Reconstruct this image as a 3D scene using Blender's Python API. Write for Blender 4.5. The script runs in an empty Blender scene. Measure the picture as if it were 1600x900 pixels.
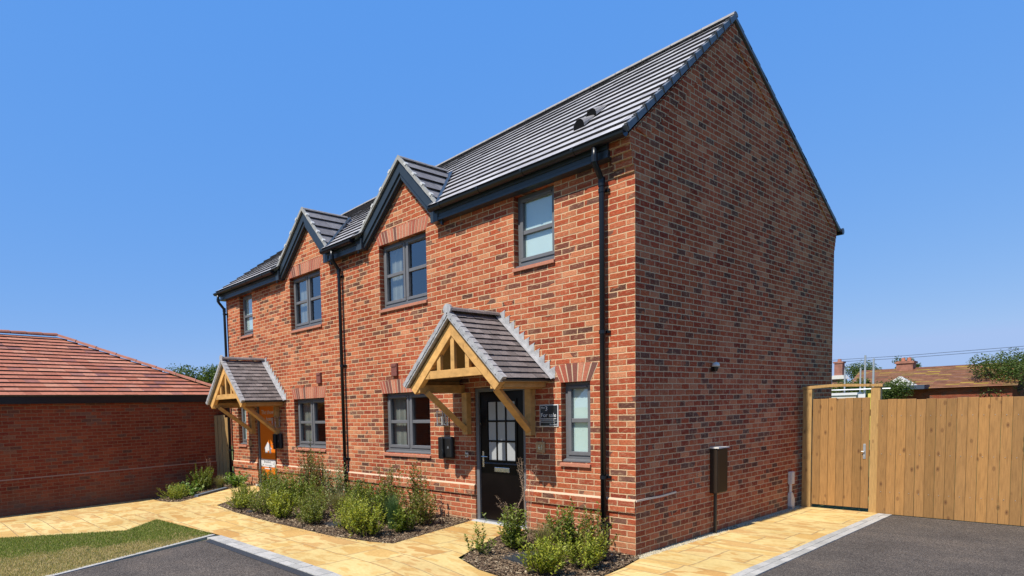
import bpy, math, random
from mathutils import Vector, Matrix, noise
from math import radians as R_, sin, cos, pi, tan
random.seed(7)
scn = bpy.context.scene
COL = scn.collection
ORG = {}          # world origin of every object (no rotated parents except where noted)

# ------------------------------------------------------------------ mesh helper
class MB:
    def __init__(s): s.v=[]; s.f=[]; s.mi=[]
    def face(s, pts, mi=0):
        n=len(s.v); s.v+= [tuple(p) for p in pts]; s.f.append(tuple(range(n,n+len(pts)))); s.mi.append(mi)
    def box(s, x0,x1,y0,y1,z0,z1, mi=0):
        n=len(s.v)
        s.v+=[(x0,y0,z0),(x1,y0,z0),(x1,y1,z0),(x0,y1,z0),(x0,y0,z1),(x1,y0,z1),(x1,y1,z1),(x0,y1,z1)]
        for q in ((0,3,2,1),(4,5,6,7),(0,1,5,4),(1,2,6,5),(2,3,7,6),(3,0,4,7)):
            s.f.append(tuple(n+i for i in q)); s.mi.append(mi)
        return s
    def prism(s, poly, ax, a0, a1, mi=0):
        """poly: 2-D points in the plane orthogonal to ax, extruded from a0 to a1"""
        def P(p,a):
            if ax==0: return (a,p[0],p[1])
            if ax==1: return (p[0],a,p[1])
            return (p[0],p[1],a)
        n=len(s.v); k=len(poly)
        area=sum(poly[i][0]*poly[(i+1)%k][1]-poly[(i+1)%k][0]*poly[i][1] for i in range(k))
        if area<0: poly=poly[::-1]
        s.v+=[P(p,a0) for p in poly]+[P(p,a1) for p in poly]
        a=tuple(range(n,n+k)); b=tuple(range(n+k,n+2*k))
        sides=[(n+i,n+(i+1)%k,n+k+(i+1)%k,n+k+i) for i in range(k)]
        flip = (ax==1)
        if a1<a0: flip = not flip
        fs=[a[::-1],b]+sides
        for f in fs: s.f.append(f[::-1] if flip else f); s.mi.append(mi)
        return s
    def beam(s, p, q, w, h, up=(0,0,1), mi=0):
        """rectangular bar from p to q; w across, h along 'up'"""
        p=Vector(p); q=Vector(q); d=(q-p).normalized(); side=d.cross(Vector(up)).normalized(); u=side.cross(d).normalized()
        n=len(s.v)
        for c in (p,q):
            for a,b in ((-1,-1),(1,-1),(1,1),(-1,1)): s.v.append(tuple(c+side*(a*w/2)+u*(b*h/2)))
        for f in ((3,2,1,0),(4,5,6,7),(0,1,5,4),(1,2,6,5),(2,3,7,6),(3,0,4,7)): s.f.append(tuple(n+i for i in f)); s.mi.append(mi)
        return s
    def tube(s, pts, r, k=8, cap=True, mi=0):
        pts=[Vector(p) for p in pts]; n=len(s.v)
        rr = r if isinstance(r,(list,tuple)) else [r]*len(pts)
        ref=None
        for i,p in enumerate(pts):
            if i==0: d=pts[1]-p
            elif i==len(pts)-1: d=p-pts[i-1]
            else: d=(pts[i+1]-p).normalized()+(p-pts[i-1]).normalized()
            d.normalize()
            if ref is None: ref = Vector((1,0,0)) if abs(d.x)<.8 else Vector((0,1,0))
            a=d.cross(ref).normalized(); b=d.cross(a).normalized()
            for j in range(k):
                t=2*pi*j/k; s.v.append(tuple(p+(a*cos(t)+b*sin(t))*rr[i]))
        for i in range(len(pts)-1):
            for j in range(k):
                s.f.append((n+i*k+j, n+i*k+(j+1)%k, n+(i+1)*k+(j+1)%k, n+(i+1)*k+j)); s.mi.append(mi)
        if cap:
            s.f.append(tuple(n+j for j in range(k))[::-1]); s.mi.append(mi)
            s.f.append(tuple(n+(len(pts)-1)*k+j for j in range(k))); s.mi.append(mi)
        return s
    def build(s, name, mats, parent=None, smooth=False, origin=None, bevel=0):
        me=bpy.data.meshes.new(name)
        o0 = ORG[parent] if parent is not None else Vector(origin or (0,0,0))
        me.from_pydata([tuple(Vector(v)-o0) for v in s.v],[],s.f)
        if not isinstance(mats,(list,tuple)): mats=[mats]
        for m in mats: me.materials.append(m)
        for p,i in zip(me.polygons,s.mi): p.material_index=i; p.use_smooth=smooth
        me.update()
        o=bpy.data.objects.new(name,me); COL.objects.link(o)
        if parent is not None: o.parent=parent
        else: o.location=o0
        ORG[o]=o0.copy()
        if bevel:
            b=o.modifiers.new('bevel','BEVEL'); b.width=bevel; b.segments=2; b.limit_method='ANGLE'
        return o

def empty(name, loc, label=None, cat=None, group=None):
    o=bpy.data.objects.new(name,None); COL.objects.link(o); o.location=loc; o.empty_display_size=.2
    ORG[o]=Vector(loc)
    if label: tag(o,label,cat,group)
    return o
def tag(o,label=None,cat=None,group=None,kind=None):
    if label: o['label']=label
    if cat: o['category']=cat
    if group: o['group']=group
    if kind: o['kind']=kind
    return o

# ------------------------------------------------------------------ material helpers
class NT:
    def __init__(s,name):
        s.m=bpy.data.materials.new(name); s.m.use_nodes=True; s.t=s.m.node_tree; s.t.nodes.clear()
        s.out=s.n('ShaderNodeOutputMaterial'); s.b=s.n('ShaderNodeBsdfPrincipled'); s.l(s.b.outputs[0],s.out.inputs[0])
    def n(s,t,**k):
        q=s.t.nodes.new(t)
        for a,b in k.items(): setattr(q,a,b)
        return q
    def l(s,a,b): s.t.links.new(a,b)
    def m_(s,op,a,b=None,c=None,clamp=False):
        q=s.n('ShaderNodeMath',operation=op,use_clamp=clamp)
        for i,x in enumerate((a,b,c)):
            if x is None: continue
            if isinstance(x,(int,float)): q.inputs[i].default_value=x
            else: s.l(x,q.inputs[i])
        return q.outputs[0]
    def mix(s,f,a,b,blend='MIX'):
        q=s.n('ShaderNodeMix',data_type='RGBA',blend_type=blend)
        for i,x in ((0,f),(6,a),(7,b)):
            if isinstance(x,(int,float)): q.inputs[i].default_value=x
            elif isinstance(x,(tuple,list)): q.inputs[i].default_value=(*x,1) if len(x)==3 else x
            else: s.l(x,q.inputs[i])
        return q.outputs[2]
    def ramp(s,fac,stops,interp='LINEAR'):
        q=s.n('ShaderNodeValToRGB'); e=q.color_ramp; e.interpolation=interp
        while len(e.elements)<len(stops): e.elements.new(.5)
        for el,(p,c) in zip(e.elements,stops): el.position=p; el.color=(*c,1) if len(c)==3 else c
        s.l(fac,q.inputs[0]); return q.outputs[0]
    def noise(s,vec,scale,detail=4,rough=.55,dim='3D'):
        q=s.n('ShaderNodeTexNoise',noise_dimensions=dim); q.inputs['Scale'].default_value=scale; q.inputs['Detail'].default_value=detail; q.inputs['Roughness'].default_value=rough
        if vec is not None: s.l(vec,q.inputs['Vector'])
        return q.outputs[0]
    def obj(s): return s.n('ShaderNodeTexCoord').outputs['Object']
    def bump(s,h,dist=.01,st=1.0):
        q=s.n('ShaderNodeBump'); q.inputs['Distance'].default_value=dist; q.inputs['Strength'].default_value=st
        s.l(h,q.inputs['Height']); s.l(q.outputs[0],s.b.inputs['Normal']); return q
    def setc(s,c):
        if isinstance(c,(tuple,list)): s.b.inputs['Base Color'].default_value=(*c,1)
        else: s.l(c,s.b.inputs['Base Color'])
    def set(s,**k):
        for a,b in k.items():
            a=a.replace('_',' ')
            if isinstance(b,(int,float,tuple)): s.b.inputs[a].default_value=b
            else: s.l(b,s.b.inputs[a])
def plain(name,c,rough=.5,metal=0,var=.12,scale=30,bump=0,spec=.5):
    t=NT(name); o=t.obj(); f=t.noise(o,scale,5)
    lo=tuple(x*(1-var) for x in c); hi=tuple(min(1,x*(1+var)) for x in c)
    t.setc(t.ramp(f,[(.3,lo),(.7,hi)])); t.set(Roughness=rough,Metallic=metal); t.b.inputs['Specular IOR Level'].default_value=spec
    if bump: t.bump(t.noise(o,scale*4,3),bump)
    return t.m
def island(name,stops,rough=.7,noise_amt=.25,scale=60,bump=.002,trans=0,spec=.5):
    t=NT(name); g=t.n('ShaderNodeNewGeometry'); c=t.ramp(g.outputs['Random Per Island'],stops,'LINEAR')
    o=t.obj(); f=t.noise(o,scale,5)
    c=t.mix(1.0,c,t.ramp(f,[(.25,(1-noise_amt,)*3),(.75,(1+noise_amt*.6,)*3)]),'MULTIPLY')
    t.setc(c); t.set(Roughness=rough); t.b.inputs['Specular IOR Level'].default_value=spec
    if bump: t.bump(f,bump)
    if trans:
        tr=t.n('ShaderNodeBsdfTranslucent'); t.l(t.mix(1.0,c,(1.2,1.3,.6),'MULTIPLY'),tr.inputs[0]); mx=t.n('ShaderNodeMixShader'); mx.inputs[0].default_value=trans
        t.l(t.b.outputs[0],mx.inputs[1]); t.l(tr.outputs[0],mx.inputs[2]); t.l(mx.outputs[0],t.out.inputs[0])
    return t.m

def brick_mat(name, stops, mortar, stain=.35, darks=((0,(.13,.058,.044)),(.3,(.22,.075,.05)),(.6,(.17,.085,.065)),(1,(.27,.10,.06)))):
    t=NT(name); tc=t.n('ShaderNodeTexCoord'); o=tc.outputs['Object']
    sp=t.n('ShaderNodeSeparateXYZ'); t.l(o,sp.inputs[0]); nn=t.n('ShaderNodeSeparateXYZ'); t.l(tc.outputs['Normal'],nn.inputs[0])
    isx=t.m_('GREATER_THAN',t.m_('ABSOLUTE',nn.outputs[0]),t.m_('ABSOLUTE',nn.outputs[1]))
    u=t.m_('ADD',t.m_('MULTIPLY',sp.outputs[0],t.m_('SUBTRACT',1,isx)),t.m_('MULTIPLY',sp.outputs[1],isx))
    w1=t.noise(o,9,2); w2=t.noise(o,33,2)
    dv=t.m_('MULTIPLY',t.m_('SUBTRACT',w1,.5),.012); dv=t.m_('ADD',dv,t.m_('MULTIPLY',t.m_('SUBTRACT',w2,.5),.008))
    mp=t.n('ShaderNodeMapping'); mp.inputs['Location'].default_value=(3.3,7.1,1.7); t.l(o,mp.inputs[0])
    du=t.m_('MULTIPLY',t.m_('SUBTRACT',t.noise(mp.outputs[0],21,2),.5),.016)
    v=t.m_('ADD',sp.outputs[2],dv); u=t.m_('ADD',u,du)
    vr=t.m_('DIVIDE',v,.075); row=t.m_('FLOOR',vr); fv=t.m_('FRACT',vr)
    off=t.m_('MULTIPLY',t.m_('FLOORED_MODULO',row,2),.5)
    off=t.m_('ADD',off,t.m_('MULTIPLY',isx,.5))
    ur=t.m_('ADD',t.m_('DIVIDE',u,.225),off); cl=t.m_('FLOOR',ur); fu=t.m_('FRACT',ur)
    def edge(f,w,s):   # 0 in the joint, 1 on the brick
        a=t.m_('ABSOLUTE',t.m_('SUBTRACT',f,.5)); d=t.m_('SUBTRACT',.5,a)
        q=t.n('ShaderNodeMapRange',interpolation_type='SMOOTHSTEP'); t.l(d,q.inputs[0]); q.inputs[1].default_value=w-s; q.inputs[2].default_value=w+s; return q.outputs[0]
    mask=t.m_('MULTIPLY',edge(fu,.027,.012),edge(fv,.082,.035))
    cv=t.n('ShaderNodeCombineXYZ'); t.l(cl,cv.inputs[0]); t.l(row,cv.inputs[1]); t.l(isx,cv.inputs[2])
    wn=t.n('ShaderNodeTexWhiteNoise',noise_dimensions='3D'); t.l(cv.outputs[0],wn.inputs[0])
    dk=t.n('ShaderNodeTexWhiteNoise',noise_dimensions='3D'); cv2=t.n('ShaderNodeVectorMath',operation='ADD'); cv2.inputs[1].default_value=(31.7,17.3,5.1); t.l(cv.outputs[0],cv2.inputs[0]); t.l(cv2.outputs[0],dk.inputs[0])
    cln=t.noise(o,1.15,3,.6)
    pdk=t.m_('MULTIPLY',t.m_('POWER',t.m_('MAXIMUM',t.m_('SUBTRACT',cln,.30),0.0),1.5),1.5)
    isd=t.m_('LESS_THAN',dk.outputs[0],pdk)
    c=t.ramp(wn.outputs[0],stops)
    c=t.mix(isd,c,t.ramp(wn.outputs[0],darks))
    # fired colour varies within a brick: streaks and creamy smears
    s2=t.n('ShaderNodeMapping'); s2.inputs['Scale'].default_value=(1,1,2.2); t.l(o,s2.inputs[0])
    f1=t.noise(s2.outputs[0],38,6,.65); c=t.mix(1.0,c,t.ramp(f1,[(.28,(.55,.52,.52)),(.5,(1,1,1)),(.72,(1.38,1.30,1.28))]),'MULTIPLY')
    f2=t.noise(s2.outputs[0],13,5,.7)
    c=t.mix(t.ramp(f2,[(.52,(0,0,0)),(.70,(.55,.55,.55))]),c,tuple(x*.9 for x in mortar))
    big=t.noise(o,.9,4,.6); hue=t.noise(o,.45,5,.65); c=t.mix(1.0,c,t.ramp(hue,[(.32,(.86,.80,.74)),(.5,(1,1,1)),(.68,(1.06,1.14,1.12))]),'MULTIPLY')
    sc_=t.n('ShaderNodeMapping'); sc_.inputs['Scale'].default_value=(2.2,2.2,.55); t.l(o,sc_.inputs[0])
    ef=t.noise(sc_.outputs[0],1.6,6,.72); c=t.mix(t.ramp(ef,[(.55,(0,0,0)),(.75,(.32,.32,.32))]),c,tuple(x*.8 for x in mortar))
    low=t.n('ShaderNodeMapRange'); t.l(t.m_('ADD',sp.outputs[2],t.m_('MULTIPLY',t.noise(o,3,4),.5)),low.inputs[0]); low.inputs[1].default_value=.75; low.inputs[2].default_value=.2; low.inputs[3].default_value=0; low.inputs[4].default_value=.30
    c=t.mix(low.outputs[0],c,(.40,.26,.15))
    c=t.mix(1.0,c,t.ramp(big,[(.3,(1-stain*.45,)*3),(.7,(1+stain*.3,)*3)]),'MULTIPLY')
    mm=t.mix(1.0,mortar,t.ramp(t.noise(o,60,4),[(.3,(.8,.8,.8)),(.7,(1.12,1.12,1.12))]),'MULTIPLY')
    t.setc(t.mix(mask,mm,c)); t.set(Roughness=.88)
    h=t.m_('ADD',t.m_('MULTIPLY',mask,.7),t.m_('MULTIPLY',t.noise(o,85,4),.5)); h=t.m_('ADD',h,t.m_('MULTIPLY',wn.outputs[0],.25)); t.bump(h,.007,.8)
    t.b.inputs['Specular IOR Level'].default_value=.04; t.set(Roughness=1.0)
    return t.m

BS=[(0,(.48,.13,.066)),(.09,(.33,.07,.043)),(.2,(.54,.18,.095)),(.3,(.40,.09,.052)),(.41,(.62,.28,.165)),(.5,(.45,.11,.06)),(.58,(.25,.055,.04)),(.66,(.52,.16,.08)),(.76,(.43,.095,.05)),(.85,(.60,.25,.14)),(.93,(.34,.075,.048)),(1,(.50,.15,.08))]
M={}
BS=[(p,(r*1.02,g_*.92,b*.80)) for p,(r,g_,b) in BS]
M['brick']=brick_mat('red_stock_brick',BS,(.72,.50,.30))
BG=[(0,(.27,.075,.05)),(.25,(.33,.10,.06)),(.5,(.25,.065,.045)),(.75,(.36,.12,.07)),(1,(.22,.05,.04))]
M['garage_brick']=brick_mat('plum_brick',[(p,(r*.92,g*.72,b*.6)) for p,(r,g,b) in BG],(.30,.165,.10))
M['arch']=island('arch_brick',[(0,(.50,.14,.075)),(.25,(.60,.24,.14)),(.5,(.40,.09,.052)),(.75,(.52,.16,.09)),(.88,(.30,.08,.055)),(1,(.14,.07,.055))],.88,.3,60,.004)
M['mortar']=plain('mortar',(.62,.46,.31),.9,0,.12,50,.002)
M['sill']=plain('terracotta_sill',(.50,.20,.12),.8,0,.15,25,.002)
M['tile']=island('grey_roof_tile',[(0,(.38,.365,.38)),(.5,(.46,.445,.455)),(1,(.54,.525,.53))],.62,.22,22,.003)
M['tilenose']=plain('painted_shade_tile_nose',(.05,.047,.05),.85,0,.3,20,.002)  # shade between the tile courses, painted as near-black nose faces
M['gtile']=island('gablet_tile',[(0,(.17,.16,.165)),(.5,(.21,.20,.205)),(1,(.26,.245,.245))],.7,.3,14,.003)
M['ptile']=island('plain_clay_tile',[(0,(.15,.128,.122)),(.5,(.21,.18,.172)),(1,(.28,.24,.23))],.75,.35,40,.003)
M['verge']=plain('verge_trim',(.36,.36,.34),.6,0,.12,20)
M['vergedark']=plain('verge_trim_slate',(.13,.14,.155),.5,0,.15,14)
M['clip']=plain('verge_clip',(.62,.62,.60),.5,0,.05,20)
M['ridge']=plain('ridge_tile',(.30,.28,.27),.7,0,.2,20,.002)
M['redtile']=island('red_roof_tile',[(0,(.40,.12,.06)),(.3,(.56,.20,.11)),(.5,(.48,.15,.08)),(.68,(.62,.25,.15)),(.8,(.27,.10,.08)),(.9,(.5,.17,.1)),(1,(.62,.27,.16))],.8,.3,18,.003)
M['fascia']=plain('dark_fascia',(.030,.042,.055),.35,0,.08,8)
M['gutter']=plain('black_gutter',(.008,.011,.016),.3,0,.1,12,0,.35)
M['frame']=plain('anthracite_frame',(.155,.158,.168),.42,0,.06,10)
M['framedark']=plain('window_rubber',(.02,.02,.022),.6)
M['door']=plain('black_door',(.006,.004,.004),.3,0,.2,6,0,.2)
M['rail']=plain('charcoal_door_trim',(.05,.055,.06),.4)
M['lead']=plain('lead_flashing',(.46,.46,.465),.5,.1,.25,14,.002)
M['chrome']=plain('brushed_steel',(.62,.62,.63),.25,.9)
M['black']=plain('black_plastic',(.012,.012,.013),.35,0,.1,20)
M['ventblack']=plain('vent_black',(.008,.008,.009),.9,0,.1,20,0,.05)
M['white']=plain('white_plastic',(.72,.72,.70),.45)
M['greyplastic']=plain('grey_plastic',(.74,.72,.68),.5)
M['brownbox']=plain('brown_meter_box',(.030,.020,.013),.4,0,.15,8)
M['stone']=plain('threshold_stone',(.55,.56,.57),.6,0,.1,20,.001)
M['blind']=plain('frosted_blind',(.66,.80,.78),.6,0,.04,3)
M['curtain']=plain('grey_curtain',(.30,.32,.29),.9,0,.1,4)
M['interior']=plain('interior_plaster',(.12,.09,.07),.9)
M['signblack']=plain('sign_black',(.018,.02,.025),.3)
M['signwhite']=plain('sign_white',(.75,.75,.76),.5,0,.02)
M['signgrey']=plain('sign_grey',(.22,.23,.25),.5,0,.02)
M['orange']=plain('orange_film',(.80,.20,.012),.4,0,.04,3)
M['plaque']=plain('oak_plaque',(.45,.27,.12),.6,0,.2,30)
M['airbrick']=plain('dark_red_airbrick',(.20,.06,.045),.8,0,.2,40)

def wood(name,base,knot,grain=(1,1,1),dist=.002):
    t=NT(name); o=t.obj(); g=t.n('ShaderNodeNewGeometry')
    mp=t.n('ShaderNodeMapping'); mp.inputs['Scale'].default_value=grain; t.l(o,mp.inputs[0])
    f=t.noise(mp.outputs[0],14,6,.6)
    c=t.ramp(f,[(.25,tuple(x*.70 for x in base)),(.5,base),(.75,tuple(min(1,x*1.22) for x in base))])
    r=t.ramp(g.outputs['Random Per Island'],[(0,(.74,.74,.70)),(.5,(1,1,1)),(1,(1.22,1.18,1.08))]); c=t.mix(1,c,r,'MULTIPLY')
    vo=t.n('ShaderNodeTexVoronoi'); vo.inputs['Scale'].default_value=3.2; k2=t.n('ShaderNodeMapping'); k2.inputs['Scale'].default_value=(2.6,.01,1.25); t.l(o,k2.inputs[0]); t.l(k2.outputs[0],vo.inputs[0])
    c=t.mix(t.ramp(vo.outputs['Distance'],[(.06,(.9,.9,.9)),(.09,(.30,.30,.30)),(.11,(.6,.6,.6)),(.19,(0,0,0))]),c,knot)
    t.setc(c); t.set(Roughness=.62); t.b.inputs['Specular IOR Level'].default_value=.3; t.bump(f,dist); return t.m
M['oak']=wood('oak_beam',(.72,.41,.14),(.30,.15,.05),(.55,.55,.9))
M['fencewood']=wood('treated_softwood',(.385,.205,.072),(.12,.05,.02),(5,5,.35))
M['postwood']=wood('treated_post',(.56,.34,.13),(.2,.1,.04),(5,5,.4))
M['oldwood']=wood('weathered_softwood',(.36,.25,.12),(.16,.1,.05),(5,5,.35))

def glass():
    t=NT('window_glass'); t.t.nodes.remove(t.b)
    gl=t.n('ShaderNodeBsdfGlossy'); gl.inputs['Roughness'].default_value=.015; gl.inputs['Color'].default_value=(.92,.96,1,1)
    tr=t.n('ShaderNodeBsdfTransparent'); tr.inputs[0].default_value=(.95,.98,.97,1)
    lw=t.n('ShaderNodeLayerWeight'); lw.inputs[0].default_value=.5; pw=t.m_('POWER',lw.outputs['Facing'],3.2)
    f=t.m_('ADD',t.m_('MULTIPLY',pw,1.3),.17,clamp=True)
    mx=t.n('ShaderNodeMixShader'); t.l(f,mx.inputs[0]); t.l(tr.outputs[0],mx.inputs[1]); t.l(gl.outputs[0],mx.inputs[2]); t.l(mx.outputs[0],t.out.inputs[0]); return t.m
M['glass']=glass()
t=NT('frosted_glass'); t.setc((.42,.44,.45)); t.set(Roughness=.18); M['frost']=t.m

def sandstone():
    t=NT('sandstone_paving'); o=t.obj()
    w=t.noise(o,2.5,3); ws=t.n('ShaderNodeVectorMath',operation='SCALE'); ws.inputs[3].default_value=.05
    wc=t.n('ShaderNodeTexNoise'); wc.inputs['Scale'].default_value=3; t.l(o,wc.inputs['Vector']); t.l(wc.outputs['Color'],ws.inputs[0])
    ad=t.n('ShaderNodeVectorMath',operation='ADD'); t.l(o,ad.inputs[0]); t.l(ws.outputs[0],ad.inputs[1])
    sp=t.n('ShaderNodeSeparateXYZ'); t.l(ad.outputs[0],sp.inputs[0])
    def wn(*a):
        c=t.n('ShaderNodeCombineXYZ')
        for i,x in enumerate(a):
            if isinstance(x,(int,float)): c.inputs[i].default_value=x
            else: t.l(x,c.inputs[i])
        w_=t.n('ShaderNodeTexWhiteNoise',noise_dimensions='3D'); t.l(c.outputs[0],w_.inputs[0]); return w_.outputs[0]
    v=t.m_('DIVIDE',sp.outputs[1],.56); row=t.m_('FLOOR',v); fv=t.m_('FRACT',v); rr=wn(row,3.3,1.1)
    wd_=t.m_('ADD',.66,t.m_('MULTIPLY',rr,.40)); u=t.m_('ADD',t.m_('DIVIDE',sp.outputs[0],wd_),t.m_('MULTIPLY',rr,7.3)); cl=t.m_('FLOOR',u); fu=t.m_('FRACT',u)
    r=wn(cl,row,1.5); sv=t.m_('GREATER_THAN',r,.66); sh=t.m_('LESS_THAN',r,.30)
    def half(f,s_):
        m2=t.m_('ADD',1,s_); fm=t.m_('MULTIPLY',f,m2); return t.m_('FRACT',fm),t.m_('FLOOR',fm),m2
    fu,su,mu=half(fu,sv); fv,sv2,mv=half(fv,sh)
    du=t.m_('MULTIPLY',t.m_('SUBTRACT',.5,t.m_('ABSOLUTE',t.m_('SUBTRACT',fu,.5))),t.m_('DIVIDE',wd_,mu))
    dv=t.m_('MULTIPLY',t.m_('SUBTRACT',.5,t.m_('ABSOLUTE',t.m_('SUBTRACT',fv,.5))),t.m_('DIVIDE',.56,mv))
    dd=t.m_('ADD',t.m_('MINIMUM',du,dv),t.m_('MULTIPLY',t.m_('SUBTRACT',t.noise(o,26,3),.5),.008))
    jn=t.n('ShaderNodeMapRange',interpolation_type='SMOOTHSTEP'); t.l(dd,jn.inputs[0]); jn.inputs[1].default_value=.004; jn.inputs[2].default_value=.010; jn.inputs[3].default_value=1; jn.inputs[4].default_value=0
    idn=wn(cl,row,t.m_('ADD',su,t.m_('MULTIPLY',sv2,2.3)))
    slab=t.ramp(idn,[(0,(.58,.33,.115)),(.3,(.66,.42,.15)),(.6,(.70,.47,.175)),(1,(.61,.37,.15))])
    # every slab carries its own swirls: noise offset by the slab's random value
    cv=t.n('ShaderNodeCombineXYZ'); t.l(t.m_('MULTIPLY',idn,40),cv.inputs[2]); a2=t.n('ShaderNodeVectorMath',operation='ADD'); t.l(o,a2.inputs[0]); t.l(cv.outputs[0],a2.inputs[1])
    st=t.n('ShaderNodeMapping'); st.inputs['Scale'].default_value=(.9,1.7,1); st.inputs['Rotation'].default_value=(0,0,.5); t.l(a2.outputs[0],st.inputs[0])
    f=t.noise(st.outputs[0],1.9,3,.5)
    sw=t.ramp(f,[(.0,(0,0,0)),(.45,(0,0,0)),(.475,(.75,.75,.75)),(.55,(.95,.95,.95)),(.60,(.25,.25,.25)),(.64,(.1,.1,.1)),(.67,(.8,.8,.8)),(1,(.6,.6,.6))])
    c=t.mix(t.m_('MULTIPLY',sw,.75),slab,(.80,.66,.31))
    f3=t.noise(o,24,5,.65); c=t.mix(1,c,t.ramp(f3,[(.3,(.88,.86,.82)),(.7,(1.08,1.08,1.08))]),'MULTIPLY')
    dirt=t.noise(o,.7,4,.6); c=t.mix(1,c,t.ramp(dirt,[(.35,(.84,.80,.74)),(.6,(1.03,1.03,1.03))]),'MULTIPLY')
    c=t.mix(jn.outputs[0],c,(.44,.30,.15))
    t.setc(c); t.set(Roughness=.9); t.b.inputs['Specular IOR Level'].default_value=.12
    h=t.m_('ADD',t.m_('MULTIPLY',t.m_('SUBTRACT',1,jn.outputs[0]),1),t.m_('MULTIPLY',f3,.25)); t.bump(h,.006,.8); return t.m
M['paving']=sandstone()
def tarmac():
    t=NT('tarmac'); o=t.obj(); f=t.noise(o,95,3,.85); f2=t.noise(o,1.4,5,.65); v=t.n('ShaderNodeTexVoronoi'); v.inputs['Scale'].default_value=110; t.l(o,v.inputs[0])
    c=t.ramp(f,[(.36,(.03,.026,.023)),(.5,(.095,.080,.070)),(.62,(.25,.215,.185))])
    f5=t.noise(o,45,4,.8); c=t.mix(1,c,t.ramp(f5,[(.35,(.72,.72,.72)),(.65,(1.2,1.2,1.2))]),'MULTIPLY')
    c=t.mix(1,c,t.ramp(f2,[(.3,(.76,.76,.76)),(.5,(1,1,1)),(.7,(1.24,1.20,1.14))]),'MULTIPLY')
    wv=t.n('ShaderNodeMapping'); wv.inputs['Scale'].default_value=(.25,2.2,1); t.l(o,wv.inputs[0]); c=t.mix(1,c,t.ramp(t.noise(wv.outputs[0],1.1,4,.6),[(.35,(.88,.88,.88)),(.6,(1.06,1.05,1.04))]),'MULTIPLY')
    t.setc(c); t.set(Roughness=.85); t.bump(v.outputs['Distance'],.006,.9); t.b.inputs['Specular IOR Level'].default_value=.25; return t.m
M['tarmac']=tarmac()
M['channel']=plain('dark_joint',(.035,.042,.05),.6,0,.2,40,.002)
def kerbm():
    t=NT('kerb_setts'); o=t.obj(); g=t.n('ShaderNodeNewGeometry')
    c=t.ramp(g.outputs['Random Per Island'],[(0,(.40,.39,.36)),(.5,(.48,.465,.43)),(1,(.55,.53,.49))])
    f=t.noise(o,40,5,.7); c=t.mix(1,c,t.ramp(f,[(.3,(.8,.8,.8)),(.7,(1.15,1.15,1.15))]),'MULTIPLY'); t.setc(c); t.set(Roughness=.85); t.bump(f,.002); return t.m
M['kerb']=kerbm()
def soil():
    t=NT('planting_soil'); o=t.obj(); f=t.noise(o,45,6,.75)
    t.setc(t.ramp(f,[(.3,(.04,.024,.013)),(.5,(.10,.062,.036)),(.68,(.2,.14,.085))])); t.set(Roughness=.95); t.bump(f,.02); return t.m
M['soil']=soil()
M['bark']=island('bark_chips',[(0,(.06,.034,.017)),(.45,(.14,.085,.045)),(.75,(.24,.16,.09)),(.93,(.38,.28,.17)),(1,(.55,.45,.3))],.9,.2,60,0)
M['pebble']=island('white_pebbles',[(0,(.36,.31,.20)),(.5,(.52,.46,.32)),(1,(.68,.62,.48))],.8,.1,60,0)
def turf():
    t=NT('turf'); o=t.obj(); f=t.noise(o,1.1,4,.6); f2=t.noise(o,30,5,.7)
    c=t.ramp(f,[(.35,(.09,.14,.02)),(.55,(.14,.18,.03)),(.68,(.28,.25,.08))]); c=t.mix(1,c,t.ramp(f2,[(.3,(.6,.6,.6)),(.7,(1.25,1.25,1.25))]),'MULTIPLY'); t.setc(c); t.set(Roughness=.95); t.bump(f2,.02); return t.m
M['turf']=turf()
M['blade']=island('grass_blades',[(0,(.16,.22,.02)),(.5,(.24,.30,.04)),(.8,(.32,.35,.07)),(1,(.5,.42,.18))],.8,.1,20,0,.3)
M['dryblade']=island('dry_grass_blades',[(0,(.70,.54,.27)),(.6,(.60,.45,.2)),(1,(.36,.34,.1))],.8,.1,20,0,.3)
def leaf(name,cs): return island(name,[(i/(len(cs)-1),c) for i,c in enumerate(cs)],.5,.15,30,0,.35,.35)
M['leaf_lime']=leaf('lime_leaves',[(.14,.20,.016),(.32,.38,.028),(.52,.52,.06),(.22,.27,.02)])
M['leaf_olive']=leaf('olive_leaves',[(.10,.15,.018),(.20,.25,.03),(.34,.36,.06),(.15,.20,.025),(.30,.24,.08)])
M['leaf_mid']=leaf('mid_green_leaves',[(.09,.15,.018),(.19,.25,.03),(.32,.36,.06),(.13,.18,.02)])
M['leaf_dark']=leaf('dark_leaves',[(.05,.09,.014),(.09,.14,.02),(.16,.2,.04),(.16,.10,.05)])
M['leaf_red']=leaf('green_and_red_leaves',[(.10,.15,.015),(.22,.28,.03),(.30,.16,.07),(.16,.21,.02),(.40,.34,.12)])
M['leaf_var']=leaf('cream_edged_leaves',[(.12,.18,.04),(.45,.48,.25),(.2,.27,.07),(.6,.6,.42)])
M['leaf_broad']=leaf('broad_green_leaves',[(.08,.19,.02),(.15,.3,.04),(.45,.52,.2),(.10,.22,.03)])
M['leaf_blue']=leaf('blue_green_blades',[(.07,.14,.05),(.13,.22,.08),(.17,.27,.1)])
M['leaf_straw']=leaf('straw_blades',[(.32,.27,.12),(.24,.24,.07),(.42,.34,.17)])
M['seed']=plain('brown_seed_stems',(.42,.29,.19),.9)
M['twig']=plain('brown_stems',(.10,.065,.035),.9)
M['leaf_tree']=leaf('tree_leaves',[(.06,.105,.018),(.10,.15,.025),(.14,.19,.04),(.075,.12,.02)])
M['trunk']=plain('tree_bark',(.10,.075,.05),.95,0,.3,10,.01)
M['galv']=plain('galvanised_steel',(.45,.47,.48),.4,.6,.1,10)
M['render_white']=plain('white_render',(.72,.70,.65),.8,0,.06,3)
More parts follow.
